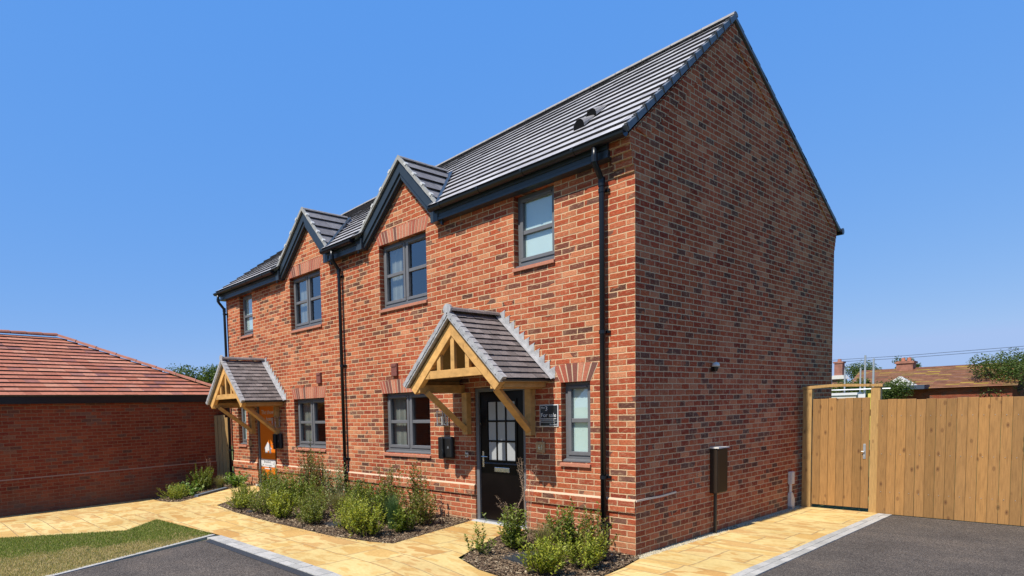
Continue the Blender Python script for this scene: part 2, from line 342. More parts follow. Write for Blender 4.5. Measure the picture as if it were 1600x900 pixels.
M['yellow']=plain('yellow_board',(.75,.6,.12),.6,0,.1,3)
M['bluegrey']=plain('blue_grey_roof',(.05,.07,.11),.6)
M['oldtile']=island('old_clay_tiles',[(0,(.28,.11,.06)),(.4,(.36,.16,.07)),(.7,(.30,.14,.09)),(.9,(.5,.32,.06)),(1,(.2,.1,.07))],.9,.3,3,0)

# ------------------------------------------------------------------ ground
def sm(a,b,x): t=max(0,min(1,(x-a)/(b-a))); return t*t*(3-2*t)
def g(x,y=0): return .125*(1-sm(-1.7,.05,x))-.215*(1-sm(-11.3,-7.9,x))*(1-sm(-2.6,.2,y))
def clip2(P,ax,c,sgn):
    out=[]
    for i in range(len(P)):
        a,b=P[i],P[(i+1)%len(P)]; da=(a[ax]-c)*sgn; db=(b[ax]-c)*sgn
        if da>=0: out.append(a)
        if da*db<0: k=da/(da-db); out.append((a[0]+(b[0]-a[0])*k,a[1]+(b[1]-a[1])*k))
    return out
XC=[-11.3,-10.9,-10.5,-10.1,-9.7,-9.3,-8.9,-8.5,-8.1,-7.7,-1.75,-1.6,-1.4,-1.2,-1.0,-.8,-.6,-.4,-.2,.06]
YC=[-2.6,-2.2,-1.8,-1.4,-1.0,-.6,-.2,.2]
def sheet_tri(name,poly,lift,mat,kind='structure'):
    from mathutils.geometry import tessellate_polygon
    mb=MB()
    tris=[[poly[i] for i in t] for t in tessellate_polygon([[Vector((p[0],p[1],0)) for p in poly]])]
    def pieces(P,ax,C):
        lo,hi=min(p[ax] for p in P),max(p[ax] for p in P); cs=[lo]+[c for c in C if lo+1e-4<c<hi-1e-4]+[hi]
        for a,b in zip(cs,cs[1:]):
            Q=clip2(clip2(P,ax,a,1),ax,b,-1)
            if len(Q)>2: yield Q
    for T in tris:
        for A in pieces([tuple(p) for p in T],0,XC):
            cx=sum(p[0] for p in A)/len(A)
            for B in (pieces(A,1,YC) if cx<-7.7 else [A]):
                ar=sum(B[i][0]*B[(i+1)%len(B)][1]-B[(i+1)%len(B)][0]*B[i][1] for i in range(len(B)))
                if abs(ar)<1e-7: continue
                if ar<0:B=B[::-1]
                mb.face([(p[0],p[1],g(*p)+lift) for p in B])
    o=mb.build(name,mat); tag(o,kind=kind); return o
sheet=sheet_tri
sheet('ground',[(-400,-400),(400,-400),(400,900),(-400,900)],-.03,M['turf'])
sheet('tarmac_road',[(-4.36,-3.60),(1.31,-3.60),(1.31,5.22),(14,5.22),(14,-14),(-1.0,-14),(-4.03,-4.64)],-.004,M['tarmac'])
sheet('drainage_joint',[(-4.34,-3.60),(-4.22,-3.715),(1.31,-3.715),(1.31,-3.60)],0,M['channel'])
# sandstone path: one outline round the beds
path=[(-10.45,-7.0),(-11.12,-2.62),(-11.05,-2.2),(-9.0,-2.52),(-8.62,-2.40),(-9.3,-1.78),(-9.72,-1.2),(-9.93,-.7),(-9.80,0.08),(-8.8,0.08),(-8.7,-.55),(-7.42,-2.13),(-6.3,-2.28),(-4.95,-2.32),(-3.2,-2.26),(-2.55,-2.12),(-2.24,-1.98),(-2.68,0.08),(-1.60,.08),(-1.58,-.7),(-1.18,-1.86),(-.75,-1.98),(-.1,-1.92),(.12,-1.6),(.24,-1.15),(.19,-.6),(.10,-.1),(.10,5.3),(1.14,5.3),(1.14,-3.38),(-4.55,-3.38),(-6.6,-3.56),(-5.9,-4.3),(-7.2,-7.0)]
sheet_tri('path',path,0,M['paving'])
# the kerb: individual setts flush with the path
def setts(pa,pb,w,L=.2,side=1):
    mb=MB(); a=Vector((*pa,0)); b=Vector((*pb,0)); d=(b-a); n=max(1,int(d.length/L)); d=d/n; s=Vector((-d.y,d.x,0)).normalized()*w*side
    for i in range(n):
        for k in range(1 if w<.12 else 2):
            p=a+d*(i+.5*(k%2)*0)+s*(k/2 if w>=.12 else 0); q=p+d-d.normalized()*.006; ss=(s*.5 if w>=.12 else s)-s.normalized()*.005
            P=[p,q,q+ss,p+ss]; n0=len(mb.v)
            for pp in P: mb.v.append((pp.x,pp.y,g(pp.x)-.04))
            j=random.uniform(0,.003)
            for pp in P: mb.v.append((pp.x,pp.y,g(pp.x)+.006+j))
            for f in ((4,5,6,7),(0,1,5,4),(1,2,6,5),(2,3,7,6),(3,0,4,7)):
                ff=tuple(n0+i_ for i_ in f); mb.f.append(ff if side>0 else ff[::-1]); mb.mi.append(0)
    return mb
k=setts((-4.45,-3.38),(1.32,-3.38),.22,side=-1); o=k.build('kerb',M['kerb']); tag(o,kind='structure')
k=setts((1.14,-3.375),(1.14,5.22),.18,side=-1); o=k.build('kerb',M['kerb']); tag(o,kind='structure')
k=setts((-4.56,-3.42),(-3.99,-4.9),.09,.9,side=-1)
k2=setts((-3.99,-4.9),(-1.0,-12.5),.09,.9,side=-1); n=len(k.v); k.v+=k2.v; k.f+=[tuple(i+n for i in f) for f in k2.f]; k.mi+=k2.mi
o=k.build('kerb',M['kerb']); tag(o,kind='structure')
# lawn, beds
lawn=[(-4.62,-3.44),(-6.58,-3.58),(-5.9,-4.3),(-7.2,-6.8),(-3.1,-7.3),(-4.05,-4.88)]
sheet_tri('lawn',lawn,.004,M['turf'])
bed1=[(-8.68,-.5),(-7.42,-2.10),(-6.3,-2.25),(-4.95,-2.29),(-3.2,-2.23),(-2.57,-2.09),(-2.27,-1.96),(-2.70,.06),(-8.76,.06)]
bed2=[(-1.58,.06),(-1.56,-.7),(-1.15,-1.83),(-.75,-1.95),(-.12,-1.89),(.10,-1.58),(.21,-1.15),(.16,-.6),(.08,-.05),(.01,.06)]
bed3=[(-9.02,-2.50),(-8.65,-2.38),(-9.33,-1.76),(-9.75,-1.18),(-9.96,-.68),(-9.83,.06),(-11.45,.06),(-11.30,-.9),(-11.05,-2.17)]
for b in (bed1,bed2,bed3): sheet_tri('planting_bed',b,-.02,M['soil'])
sheet_tri('gravel_and_shade_strip',[(-.02,0),(.10,-.1),(.10,5.25),(-.02,5.25)],-.012,M['soil'])
sheet_tri('gravel_and_shade_strip',[(-10.45,-7.0),(-11.12,-2.62),(-11.24,-2.6),(-10.6,-7.0)],.004,M['channel'])  # dark sheet painting in the narrow shadow along the garage foot
def inside(p,poly):
    c=False
    for i in range(len(poly)):
        a,b=poly[i],poly[i-1]
        if (a[1]>p[1])!=(b[1]>p[1]) and p[0]<(b[0]-a[0])*(p[1]-a[1])/(b[1]-a[1])+a[0]: c=not c
    return c
def scatter(poly,n,fn,rnd):
    xs=[p[0] for p in poly]; ys=[p[1] for p in poly]; k=0
    while k<n:
        p=(rnd.uniform(min(xs),max(xs)),rnd.uniform(min(ys),max(ys)))
        if inside(p,poly): fn(*p); k+=1
rnd=random.Random(3)
mb=MB()
def chip_on(x,y):
    z=g(x,y)+.003; L=rnd.uniform(.004,.011); a=rnd.uniform(0,pi); dx,dy=cos(a)*L,sin(a)*L; ex,ey=-sin(a)*L*.4,cos(a)*L*.4
    mb.face([(x-dx-ex,y-dy-ey,z),(x+dx-ex,y+dy-ey,z+.002),(x+dx+ex,y+dy+ey,z+.004),(x-dx+ex,y-dy+ey,z+.002)])
def chip(x,y):
    z=g(x,y)-.012+rnd.uniform(0,.022); L=rnd.uniform(.006,.02); w=L*rnd.uniform(.25,.6); a=rnd.uniform(0,pi); tz=rnd.uniform(-.5,.5)
    dx,dy=cos(a)*L,sin(a)*L; ex,ey=-sin(a)*w,cos(a)*w
    mb.face([(x-dx-ex,y-dy-ey,z-L*tz),(x+dx-ex,y+dy-ey,z+L*tz),(x+dx+ex,y+dy+ey,z+L*tz+.003),(x-dx+ex,y-dy+ey,z-L*tz+.006)])
scatter([(-7.6,-2.3),(-5,-2.42),(-3.2,-2.38),(-2.2,-2.05),(-2.5,-.3),(-2.65,-.3),(-2.4,-1.95),(-3.2,-2.23),(-5,-2.3),(-7.5,-2.12)],260,lambda x,y: chip_on(x,y),rnd); scatter(bed1,26000,chip,rnd); scatter(bed2,14000,chip,rnd); scatter(bed3,5000,chip,rnd)
tag(mb.build('bark_chips',M['bark']),kind='stuff')
def blob(mb,c,r,rz,rnd):
    n=len(mb.v); a0=rnd.uniform(0,2)
    for j in range(5): t=a0+2*pi*j/5; q=r*rnd.uniform(.75,1.2); mb.v.append((c[0]+cos(t)*q,c[1]+sin(t)*q*.8,c[2]))
    mb.v.append((c[0],c[1],c[2]+rz)); 
    for j in range(5): mb.f.append((n+j,n+(j+1)%5,n+5)); mb.mi.append(0)
mb=MB()
for i in range(2600):
    x=rnd.uniform(.0,.125)*rnd.uniform(.6,1.1); y=rnd.uniform(-.1,5.25); 
    if 2.25<y<2.75 and rnd.random()<.7: continue
    blob(mb,(x+.004,y,.0-.006),rnd.uniform(.008,.016),rnd.uniform(.008,.018),rnd)
tag(mb.build('white_pebbles',M['pebble']),kind='stuff')
mb=MB(); mb2=MB()
def blade(x,y):
    d=noise.noise(Vector((x*1.1,y*1.1,3)))+ (-.55 if False else 0)
    dd=(-4.56+(-(y+3.42))*.385)-x; dry = dd < .62*(-y-3.35)+noise.noise(Vector((x*2.3,y*2.3,3)))*.45+rnd.gauss(0,.12) or rnd.random()<.07
    h=rnd.uniform(.012,.034); a=rnd.uniform(0,pi); w=.005; lx,ly=rnd.uniform(-.015,.015),rnd.uniform(-.015,.015); z=g(x,y)+.003
    (mb2 if dry else mb).face([(x-cos(a)*w,y-sin(a)*w,z),(x+cos(a)*w,y+sin(a)*w,z),(x+lx,y+ly,z+h)])
scatter(lawn,80000,blade,rnd)
tag(mb.build('grass',M['blade']),kind='stuff'); tag(mb2.build('dry_grass',M['dryblade']),kind='stuff')

# ------------------------------------------------------------------ the house
H=empty('semi_detached_house',(0,0,0),'pair of red brick two storey houses with grey tiled roof and two gablets','house')
L=-11.13; W=6.95; EZ=4.80; RY,RZ=2.59,7.13
GHs,GHd=1.107,2.165
FDs,FDd=3.655,4.775; FNs=3.80
WIN=[ # x0,x1,z0,z1,type
 (-1.047,-.609,GHs,GHd,'n'),(-4.812,-3.59,GHs,GHd,'d'),(-4.812,-3.59,FDs,FDd,'d'),(-1.80,-1.125,FNs,4.79,'N'),
 (-7.93,-6.72,GHs,GHd,'d'),(-7.93,-6.72,FDs,FDd,'d'),(-10.38,-9.71,FNs,4.79,'N'),(-10.72,-10.28,GHs,GHd,'n')]
DOORS=[(-2.61,-1.64,.10,2.16),(-9.75,-8.80,.12,2.13)]
OPEN=[w[:4] for w in WIN]+DOORS
wall=MB()
xs=sorted(set([L,0]+[a for w in OPEN for a in w[:2]])); zs=sorted(set([-.3,EZ]+[a for w in OPEN for a in w[2:4]]))
for xa,xb in zip(xs,xs[1:]):
    for za,zb in zip(zs,zs[1:]):
        cx,cz=(xa+xb)/2,(za+zb)/2
        if any(a<cx<b and c<cz<d for a,b,c,d in OPEN): continue
        wall.face([(xa,0,za),(xb,0,za),(xb,0,zb),(xa,0,zb)])
RV=.165
for a,b,c,d in OPEN:   # reveals
    wall.face([(a,0,c),(a,0,d),(a,RV,d),(a,RV,c)][::-1]); wall.face([(b,0,c),(b,RV,c),(b,RV,d),(b,0,d)][::-1])
    wall.face([(a,0,d),(b,0,d),(b,RV,d),(a,RV,d)][::-1]); wall.face([(a,0,c),(a,RV,c),(b,RV,c),(b,0,c)][::-1])
GX=[(-4.065,-5.24,-3.15,6.02),(-7.10,-8.25,-6.21,6.0)]   # ridge x, foot left, foot right, ridge z
for gx,fl,fr,gz in GX: wall.face([(fl+.05,0,EZ),(fr-.0,0,EZ),(fr-.0,0,4.93),(gx,0,gz-.12),(fl+.05,0,4.93)])
# gable sides (x=0 and x=L)
prof=[(0,-.3),(W,-.3),(W,4.575),(W+.10,4.9),(W+.10,4.99),(RY,RZ),(-.12,4.99),(-.12,4.93),(0,EZ-.02)]
wall.face([(0,y,z) for y,z in prof]); wall.face([(L,y,z) for y,z in prof][::-1])
wall.face([(0,W,-.3),(L,W,-.3),(L,W,4.9),(0,W,4.9)])
# brick corbels at the front corner and the rear corner
for k in range(5):
    y=-.024*(k+1); wall.box(-.255-.0012*k,.0015+.0002*k,y,.012,4.575+.075*k+.0006,4.65+.075*k-.001 if k<4 else 4.985)
    wall.box(-.255,.0015+.0002*k,W-.01,W+.022*(k+1),4.575+.075*k+.0006,4.65+.075*k)
# two-course projecting band
XB=[(L,-9.75),(-8.80,-2.61),(-1.64,.002)]
for a,b in XB: wall.box(a,b,-.026,.01,.5255,.672)
WO=wall.build('wall',M['brick'],H)
mb=MB()
for a,b in XB: mb.prism([(-.0265,.6722),(.006,.6722),(.006,.700),(-.006,.690)],0,a,b+ (.001 if b<0 else .0022))
mb.build('mortar_fillet',plain('cream_mortar',(.62,.46,.32),.85,0,.06,20),H)
mb=MB(); pts=[(0,.6755),(.25,.6765),(.6,.672),(.985,.686)]
for (a,z),(b,zz) in zip(pts,pts[1:]): mb.beam((.002,a,z),(.002,b,zz),.022,.022)
o=mb.build('mortar_strip',plain('pale_mortar_strip',(.80,.68,.52),.8,0,.05,20),H)
# raised brick courses following the gable slope
mb=MB()
def slope_pt(s,d):  # s along from front eaves(0) to ridge(1); d perpendicular distance below
    y0,z0=-.12,4.99; dy,dz=RY-y0,RZ-z0; l=math.hypot(dy,dz); return (y0+dy*s+dz/l*d, z0+dz*s-dy/l*d)
def slope_pt2(s,d):
    y0,z0=W+.12,4.99; dy,dz=RY-y0,RZ-z0; l=math.hypot(dy,dz); return (y0+dy*s-dz/l*d, z0+dz*s-abs(dy)/l*d)
mb.prism([slope_pt(.04,.02),slope_pt(1,.02),slope_pt(1.0,.235),slope_pt(.09,.20)],0,-.02,.016)
mb.prism([slope_pt2(.03,.02),slope_pt2(.999,.02),slope_pt2(1.0,.20),slope_pt2(.06,.17)],0,-.02,.0165)
mb.build('verge_brickwork',M['brick'],H)

# soldier arches
def arch(x0,x1,z,h=.22,fan=.10,n=None):
    m=MB(); mo=MB(); n=n or round((x1-x0+.14)/.078); rise=.018
    w0=(x1-x0)+.02; w1=w0+2*fan; cx=(x0+x1)/2
    mo.prism([(cx-w0/2,z+.002),(cx+w0/2,z+.002),(cx+w1/2,z+h-.004),(cx-w1/2,z+h-.004)],1,-.0015,.01)
    for i in range(n):
        a0,a1=i/n,(i+1)/n; e=.0075/w0
        def P(a,top): 
            w=w1 if top else w0; zz=z+(h if top else 0)+ (rise*(1-(2*a-1)**2) if top else 0); return (cx-w/2+a*w, zz)
        m.prism([P(a0+e,0),P(a1-e,0),P(a1-e,1),P(a0+e,1)],1,-.004-random.uniform(0,.002),.01)
    o=m.build('brick_arch',M['arch'],H); mo.build('mortar_backing',M['mortar'],o)
for a,b,c,d,k in WIN:
    if k in 'dn': arch(a,b,d,.225 if k=='n' or c<2 else .215,.11 if k=='n' else .09)

# windows
def window(x0,x1,z0,z1,kind,inner):
    fr=MB(); y0,y1=.100,.160; e=.003; x0+=e; x1-=e; z1-=e; zb=z0+.045; F=.055
    fr.box(x0,x1,y0,y1,z1-F,z1); fr.box(x0,x1,y0,y1,zb,zb+F); fr.box(x0,x0+F,y0,y1,zb+F,z1-F); fr.box(x1-F,x1,y0,y1,zb+F,z1-F)
    W_=fr.build('window',M['frame'],H,bevel=.004)
    bays=[(x0+F,x1-F)]
    if kind=='d':
        c=(x0+x1)/2; m=MB(); m.box(c-.03,c+.03,y0,y1,zb+F+.001,z1-F-.001); m.build('mullion',M['frame'],W_,bevel=.004); bays=[(x0+F,c-.03),(c+.03,x1-F)]
    for i,(a,b) in enumerate(bays):
        s=MB(); S=.05; ys=.085; a+=-.012; b-=-.012; za=zb+F-.012; zc=z1-F+.012; zm=za+(zc-za)*(.5 if kind!='N' else .46)
        s.box(a,b,ys,y1-.02,zc-S,zc); s.box(a,b,ys,y1-.02,za,za+S); s.box(a,a+S,ys,y1-.02,za+S,zc-S); s.box(b-S,b,ys,y1-.02,za+S,zc-S)
        s.box(a+S,b-S,ys+.008,y1-.02,zm-.028,zm+.028)
        s.build('sash',M['frame'],W_,bevel=.005)
        p=MB(); p.face([(a+S-.004,.129,za+S-.004),(b-S+.004,.129,za+S-.004),(b-S+.004,.129,zm-.024),(a+S-.004,.129,zm-.024)]); p.build('pane',M['glass'],W_)
        p=MB(); p.face([(a+S-.004,.129,zm+.024),(b-S+.004,.129,zm+.024),(b-S+.004,.129,zc-S+.004),(a+S-.004,.129,zc-S+.004)]); p.build('pane',M['glass'],W_)
        v=MB(); v.box(a+.05,b-.05,ys-.018,ys,zc-.035,zc-.012); v.build('trickle_vent',M['frame'],W_,bevel=.003)
        if inner=='blind':
            q=MB(); q.face([(a,.145,za),(b,.145,za),(b,.145,zc),(a,.145,zc)]); q.build('blind',M['blind'],W_)
        elif inner=='split' and i==0 or inner=='left':
            q=MB(); 
            n=26; bb=a+S+(b-a-2*S)*(.66 if inner=='split' else .5)
            for j in range(n):
                xa=a+(bb-a)*j/n; xb=a+(bb-a)*(j+1)/n; q.face([(xa,.21+.012*sin(j*1.9),za),(xb,.21+.012*sin((j+1)*1.9),za),(xb,.21+.012*sin((j+1)*1.9),zc),(xa,.21+.012*sin(j*1.9),zc)])
            q.build('curtain',M['curtain'],W_,smooth=True)
    s=MB(); s.prism([(.03,z0+.004),(.105,z0+.004),(.105,z0+.045),(.03,z0+.026)],0,x0-.0,x1+.0); s.build('window_sill',M['frame'],W_,bevel=.002)
    s=MB(); s.prism([(-.034,z0-.055),(.10,z0-.055),(.10,z0+.003),(-.034,z0-.012)],0,x0-.012,x1+.012); s.build('brick_sill',M['sill'],W_,bevel=.003)
    return W_
inn=['blind','split','split','blind','split','split','blind','blind']
for w,i in zip(WIN,inn): window(*w[:5],i)

# interior: dark floors and a back wall so the windows do not look through
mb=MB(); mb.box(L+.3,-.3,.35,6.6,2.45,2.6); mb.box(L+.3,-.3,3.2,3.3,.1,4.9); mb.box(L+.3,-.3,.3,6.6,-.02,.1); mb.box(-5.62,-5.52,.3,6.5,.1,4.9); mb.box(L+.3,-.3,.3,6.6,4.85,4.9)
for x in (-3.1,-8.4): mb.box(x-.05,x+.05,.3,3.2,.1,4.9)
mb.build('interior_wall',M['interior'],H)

# doors
def door(x0,x1,z0,z1,banner):
    f=MB(); F=.062; f.box(x0+.003,x0+F,.03,.11,z0,z1-.003); f.box(x1-F,x1-.003,.03,.11,z0,z1-.003); f.box(x0+F,x1-F,.03,.11,z1-F,z1-.003)
    a,b,zb,zt=x0+F+.003,x1-F-.003,z0+.06,z1-F-.004
    d=MB(); d.box(a,b,.065,.105,zb,zt); D=d.build('door',M['door'],H,bevel=.004)
    fo=f.build('door_frame',M['frame'],D,bevel=.004)
    s=MB(); s.box(x0+F,x1-F,.02,.11,z0+.012,zb-.004); s.build('door_sill',M['frame'],D)
    if not banner:
        p=MB(); px0,px1,pz0,pz1=-2.385,-1.865,1.06,1.955
        for i in range(3):
            for j in range(3):
                p=MB(); xa=px0+(px1-px0)*i/3+.014; xb=px0+(px1-px0)*(i+1)/3-.014; za=pz0+(pz1-pz0)*j/3+.014; zc=pz0+(pz1-pz0)*(j+1)/3-.014
                p.box(xa,xb,.0600,.068,za,zc); p.build('pane',M['frost'],D)
        g_=MB(); 
        g_.box(px0-.03,px1+.03,.05,.066,pz0-.03,pz0); g_.box(px0-.03,px1+.03,.05,.066,pz1,pz1+.03); g_.box(px0-.03,px0,.05,.066,pz0,pz1); g_.box(px1,px1+.03,.05,.066,pz0,pz1)
        for i in (1,2): xx=px0+(px1-px0)*i/3; g_.box(xx-.014,xx+.014,.052,.066,pz0,pz1); zz=pz0+(pz1-pz0)*i/3; g_.box(px0,px1,.0525,.066,zz-.014,zz+.014)
        g_.build('glazing_bars',M['door'],D)
        s=MB(); s.prism([(.02,1.018),(.066,1.018),(.066,1.045),(.03,1.03)],0,px0-.05,px1+.05); s.build('weather_bar',M['rail'],D)
        l=MB(); l.box(-2.27,-1.985,.052,.066,.895,.968); l.build('letterbox',M['chrome'],D,bevel=.006)
        s=MB(); s.tube([(-2.53,.06,1.62),(-2.53,.045,1.62)],.012,8); s.build('door_viewer',M['chrome'],D)
        hx=-2.485
    else:
        b_=MB(); b_.box(a+.02,b-.095,.0555,.0645,zb+.02,zt-.01); B_=b_.build('door_banner',M['orange'],D)
        hx=-8.93
        def tx(s,x,z,size,mat,y=.0525,al='LEFT',w=0): text('banner_lettering',s,(x,y,z),size,mat,B_,al,0)
        tx('The show',-9.56,1.86,.145,M['signwhite'],w=.01); tx('home',-9.33,1.70,.145,M['signwhite'],w=.01)
        q=MB(); q.prism([(-9.50,1.03),(-9.30,1.20),(-9.12,1.03),(-9.16,1.03),(-9.16,.93),(-9.25,.93),(-9.25,.99),(-9.33,.99),(-9.33,.93),(-9.44,.93),(-9.44,1.03)],1,.052,.055); q.build('house_emblem',M['signwhite'],B_)
        q=MB(); q.box(a+.021,b-.096,.052,.0552,.60,.78); q.build('white_panel',M['signwhite'],B_)
        tx('Bromford',-9.52,.69,.085,M['signgrey'],.0505)
        q=MB(); q.box(-9.5,-9.16,.0500,.0515,.635,.645); q.build('small_print',M['signgrey'],B_)
        q=MB(); q.box(-9.5,-9.16,.0522,.0545,.545,.57); q.build('small_print',M['signwhite'],B_)
    h=MB(); h.box(hx-.016,hx+.016,.052,.066,z0+.86,z0+1.10); h.tube([(hx,.055,z0+1.02),(hx,.018,z0+1.02),(hx+(.11 if not banner else -.11),.014,z0+1.02)],.009,8); h.build('door_handle',M['chrome'],D)
    return D
def text(name,s,loc,size,mat,parent,al='LEFT',off=0,rz=0):
    c=bpy.data.curves.new('t','FONT'); c.body=s; c.size=size; c.extrude=.0012; c.align_x=al; c.offset=off*0.35; c.resolution_u=3
    o=bpy.data.objects.new('t',c); COL.objects.link(o); bpy.context.view_layer.update()
    me=bpy.data.meshes.new_from_object(o.evaluated_get(bpy.context.evaluated_depsgraph_get())); bpy.data.objects.remove(o)
    me.transform(Matrix.Translation(Vector(loc)-ORG[parent])@Matrix.Rotation(rz,4,'Z')@Matrix.Rotation(pi/2,4,'X'))
    me.materials.clear(); me.materials.append(mat)
    q=bpy.data.objects.new(name,me); COL.objects.link(q); q.parent=parent; ORG[q]=ORG[parent].copy(); return q
D1=door(*DOORS[0],False); D2=door(*DOORS[1],True)
D2['label']='front door wrapped in orange printed film'; D1['label']='black front door with nine frosted panes'
for x0,x1,z in ((-2.64,-1.60,.125),(-9.78,-8.78,.14)):
    mb=MB(); mb.box(x0,x1,-.07,.03,z-.06,z-.004+.02); mb.build('doorstep',M['stone'],H,bevel=.004)

# ---- roofs
def course_roof(mb, P, s0, s1, N, tw, x0, x1, cuts=None, lift=.036, rnd=random):
    """P(t)->(y,z) on the slope, n the normal; every tile is its own little slab"""
    (ya,za),(yb,zb)=P(0),P(1); l=math.hypot(yb-ya,zb-za); ny,nz=-(zb-za)/l,(yb-ya)/l
    if nz<0: ny,nz=-ny,-nz
    UX,UZ=(yb-ya)/l*.012,(zb-za)/l*.012
    for i in range(N):
        t0,t1=i/N,(i+1)/N*1.0+.02
        if i==N-1: t1=1
        (y0,z0),(y1,z1)=P(t0),P(t1)
        j=0; x=x0-(tw*.5 if i%2 else 0)
        while x<x1-1e-6:
            a,b=max(x,x0),min(x+tw-.003,x1); x+=tw
            if b-a<.01: continue
            segs=[(a,b,a,b)]
            if cuts:
                ok=[]
                for (c0,c1),(d0,d1) in cuts(z0,z1):
                    pass
                segs=clip_seg(a,b,cuts(z0,z1))
            u=rnd.uniform(-.002,.003)
            for a0,b0,a1,b1 in segs:
                if b0-a0<.004 and b1-a1<.004: continue
                h=lift+u; n=len(mb.v)
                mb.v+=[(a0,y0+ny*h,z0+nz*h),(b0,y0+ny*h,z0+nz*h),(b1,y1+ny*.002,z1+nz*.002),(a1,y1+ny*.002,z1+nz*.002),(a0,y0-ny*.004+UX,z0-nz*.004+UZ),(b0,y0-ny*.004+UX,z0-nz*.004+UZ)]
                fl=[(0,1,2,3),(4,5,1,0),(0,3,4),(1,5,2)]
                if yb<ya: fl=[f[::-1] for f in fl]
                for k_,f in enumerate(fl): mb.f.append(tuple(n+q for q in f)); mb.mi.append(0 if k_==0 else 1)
def clip_seg(a,b,cs):
    segs=[(a,b,a,b)]
    for (l0,r0),(l1,r1) in cs:
        out=[]
        for a0,b0,a1,b1 in segs:
            # left remainder
            if a0<l0 or a1<l1: out.append((a0,max(a0,min(b0,l0)),a1,max(a1,min(b1,l1))))
            if b0>r0 or b1>r1: out.append((min(b0,max(a0,r0)),b0,min(b1,max(a1,r1)),b1))
        segs=[s for s in out if s[1]-s[0]>.003 or s[3]-s[2]>.003]
    return segs
EY,EZt=-.235,4.99    # eaves edge of the underlay plane
RT=7.20
def PF(t): return (EY+(RY-EY)*t, EZt+(RT-EZt)*t)
def PB(t): return (W+.22+(RY-W-.22)*t, 4.97+(RT-4.97)*t)
# gablet geometry (ridge x, half span at foot, ridge z, foot z)
def gcut(z0,z1):
    r=[]
    for gx,fl,fr,gz in GX:
        def hw(z,side):
            k=max(0,(gz+.06-z)/(gz+.06-4.93)); return (gx-fl-.02)*k if side<0 else (fr-gx-.02)*k
        r.append(((gx-hw(z0,-1),gx+hw(z0,1)),(gx-hw(z1,-1),gx+hw(z1,1))))
    return r
mb=MB(); course_roof(mb,PF,0,1,14,.33,L-.06,.03,gcut)
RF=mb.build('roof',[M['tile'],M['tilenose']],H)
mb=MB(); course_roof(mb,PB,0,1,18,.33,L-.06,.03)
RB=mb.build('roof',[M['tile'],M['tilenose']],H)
# solid deck beneath the tiles (stops light), cut out behind the gablets
mb=MB()
mb.face([(L,RY,RT-.06),(.0,RY,RT-.06),(0,W+.1,4.94),(L,W+.1,4.94)])
for za,zb in [(4.97+i*.1,5.07+i*.1) for i in range(22)]:
    ya=EY+(RY-EY)*(za-EZt+.04)/(RT-EZt); yb=EY+(RY-EY)*(zb-EZt+.04)/(RT-EZt)
    for a0,b0,a1,b1 in clip_seg(L,0,gcut(za,zb)): mb.face([(a0,ya,za-.02),(b0,ya,za-.02),(b1,yb,zb-.02),(a1,yb,zb-.02)])
mb.build('roof_deck',M['fascia'],RF)
# ridge tiles
def ridge_tiles(a,b,axis,r,mat,parent,L_=.45,name='ridge_tile'):
    a=Vector(a); b=Vector(b); d=b-a; n=max(1,round(d.length/L_)); d/=n; u=d.normalized(); s=Vector((-u.y,u.x,0)).normalized()
    m=MB()
    for i in range(n):
        p=a+d*i+u*.004; q=a+d*(i+1)-u*.004; j=len(m.v); K=7
        for c,rr in ((p,r*1.04),(q,r)):
            for k in range(K):
                t=pi*k/(K-1); m.v.append(tuple(c+s*cos(t)*rr*1.25+Vector((0,0,sin(t)*rr-.03))))
        for k in range(K-1): m.f.append((j+k,j+k+1,j+K+k+1,j+K+k)[::-1]); m.mi.append(0)
        m.f.append(tuple(j+k for k in range(K))); m.mi.append(0)
        m.f.append(tuple(j+K+k for k in range(K))[::-1]); m.mi.append(0)
    return m.build(name,mat,parent)
ridge_tiles((L-.05,RY,RT+.035),(.045,RY,RT+.035),0,.055,M['ridge'],RF)
# dry verge on the right gable, one unit a course with a clip
def verge(P,N,x0,x1,parent,depth=.09,up=.05,clips=True):
    m=MB(); c=MB(); (ya,za),(yb,zb)=P(0),P(1); l=math.hypot(yb-ya,zb-za); ny,nz=-(zb-za)/l,(yb-ya)/l
    if nz<0: ny,nz=-ny,-nz
    for i in range(N):
        (y0,z0),(y1,z1)=P(i/N),P((i+1)/N); 
        a=[(y0+ny*up,z0+nz*up),(y1+ny*(up-.012),z1+nz*(up-.012)),(y1-ny*(depth-up),z1-nz*(depth-up)),(y0-ny*(depth-up+.004),z0-nz*(depth-up+.004))]
        m.prism(a,0,x0,x1+.0015*(i%2))
        if clips:
            e=.06; yy,zz=y0+(y1-y0)*e,z0+(z1-z0)*e; y2,z2=y0+(y1-y0)*.20,z0+(z1-z0)*.20
            c.prism([(yy+ny*(up+.014),zz+nz*(up+.014)),(y2+ny*(up+.006),z2+nz*(up+.006)),(y2-ny*.03,z2-nz*.03),(yy-ny*.03,zz-nz*.03)],0,x0+.02,x1+.010)
    if clips:
        n_=len(m.v); m.v+=c.v; m.f+=[tuple(q+n_ for q in f) for f in c.f]; m.mi+=[1]*len(c.f)
    m.build('verge_trim',[M['vergedark'],M['vergedark']],parent)
verge(PF,14,-.01,.045,RF,.075,.045); verge(PB,16,-.01,.030,RB,.06,.035,clips=False)
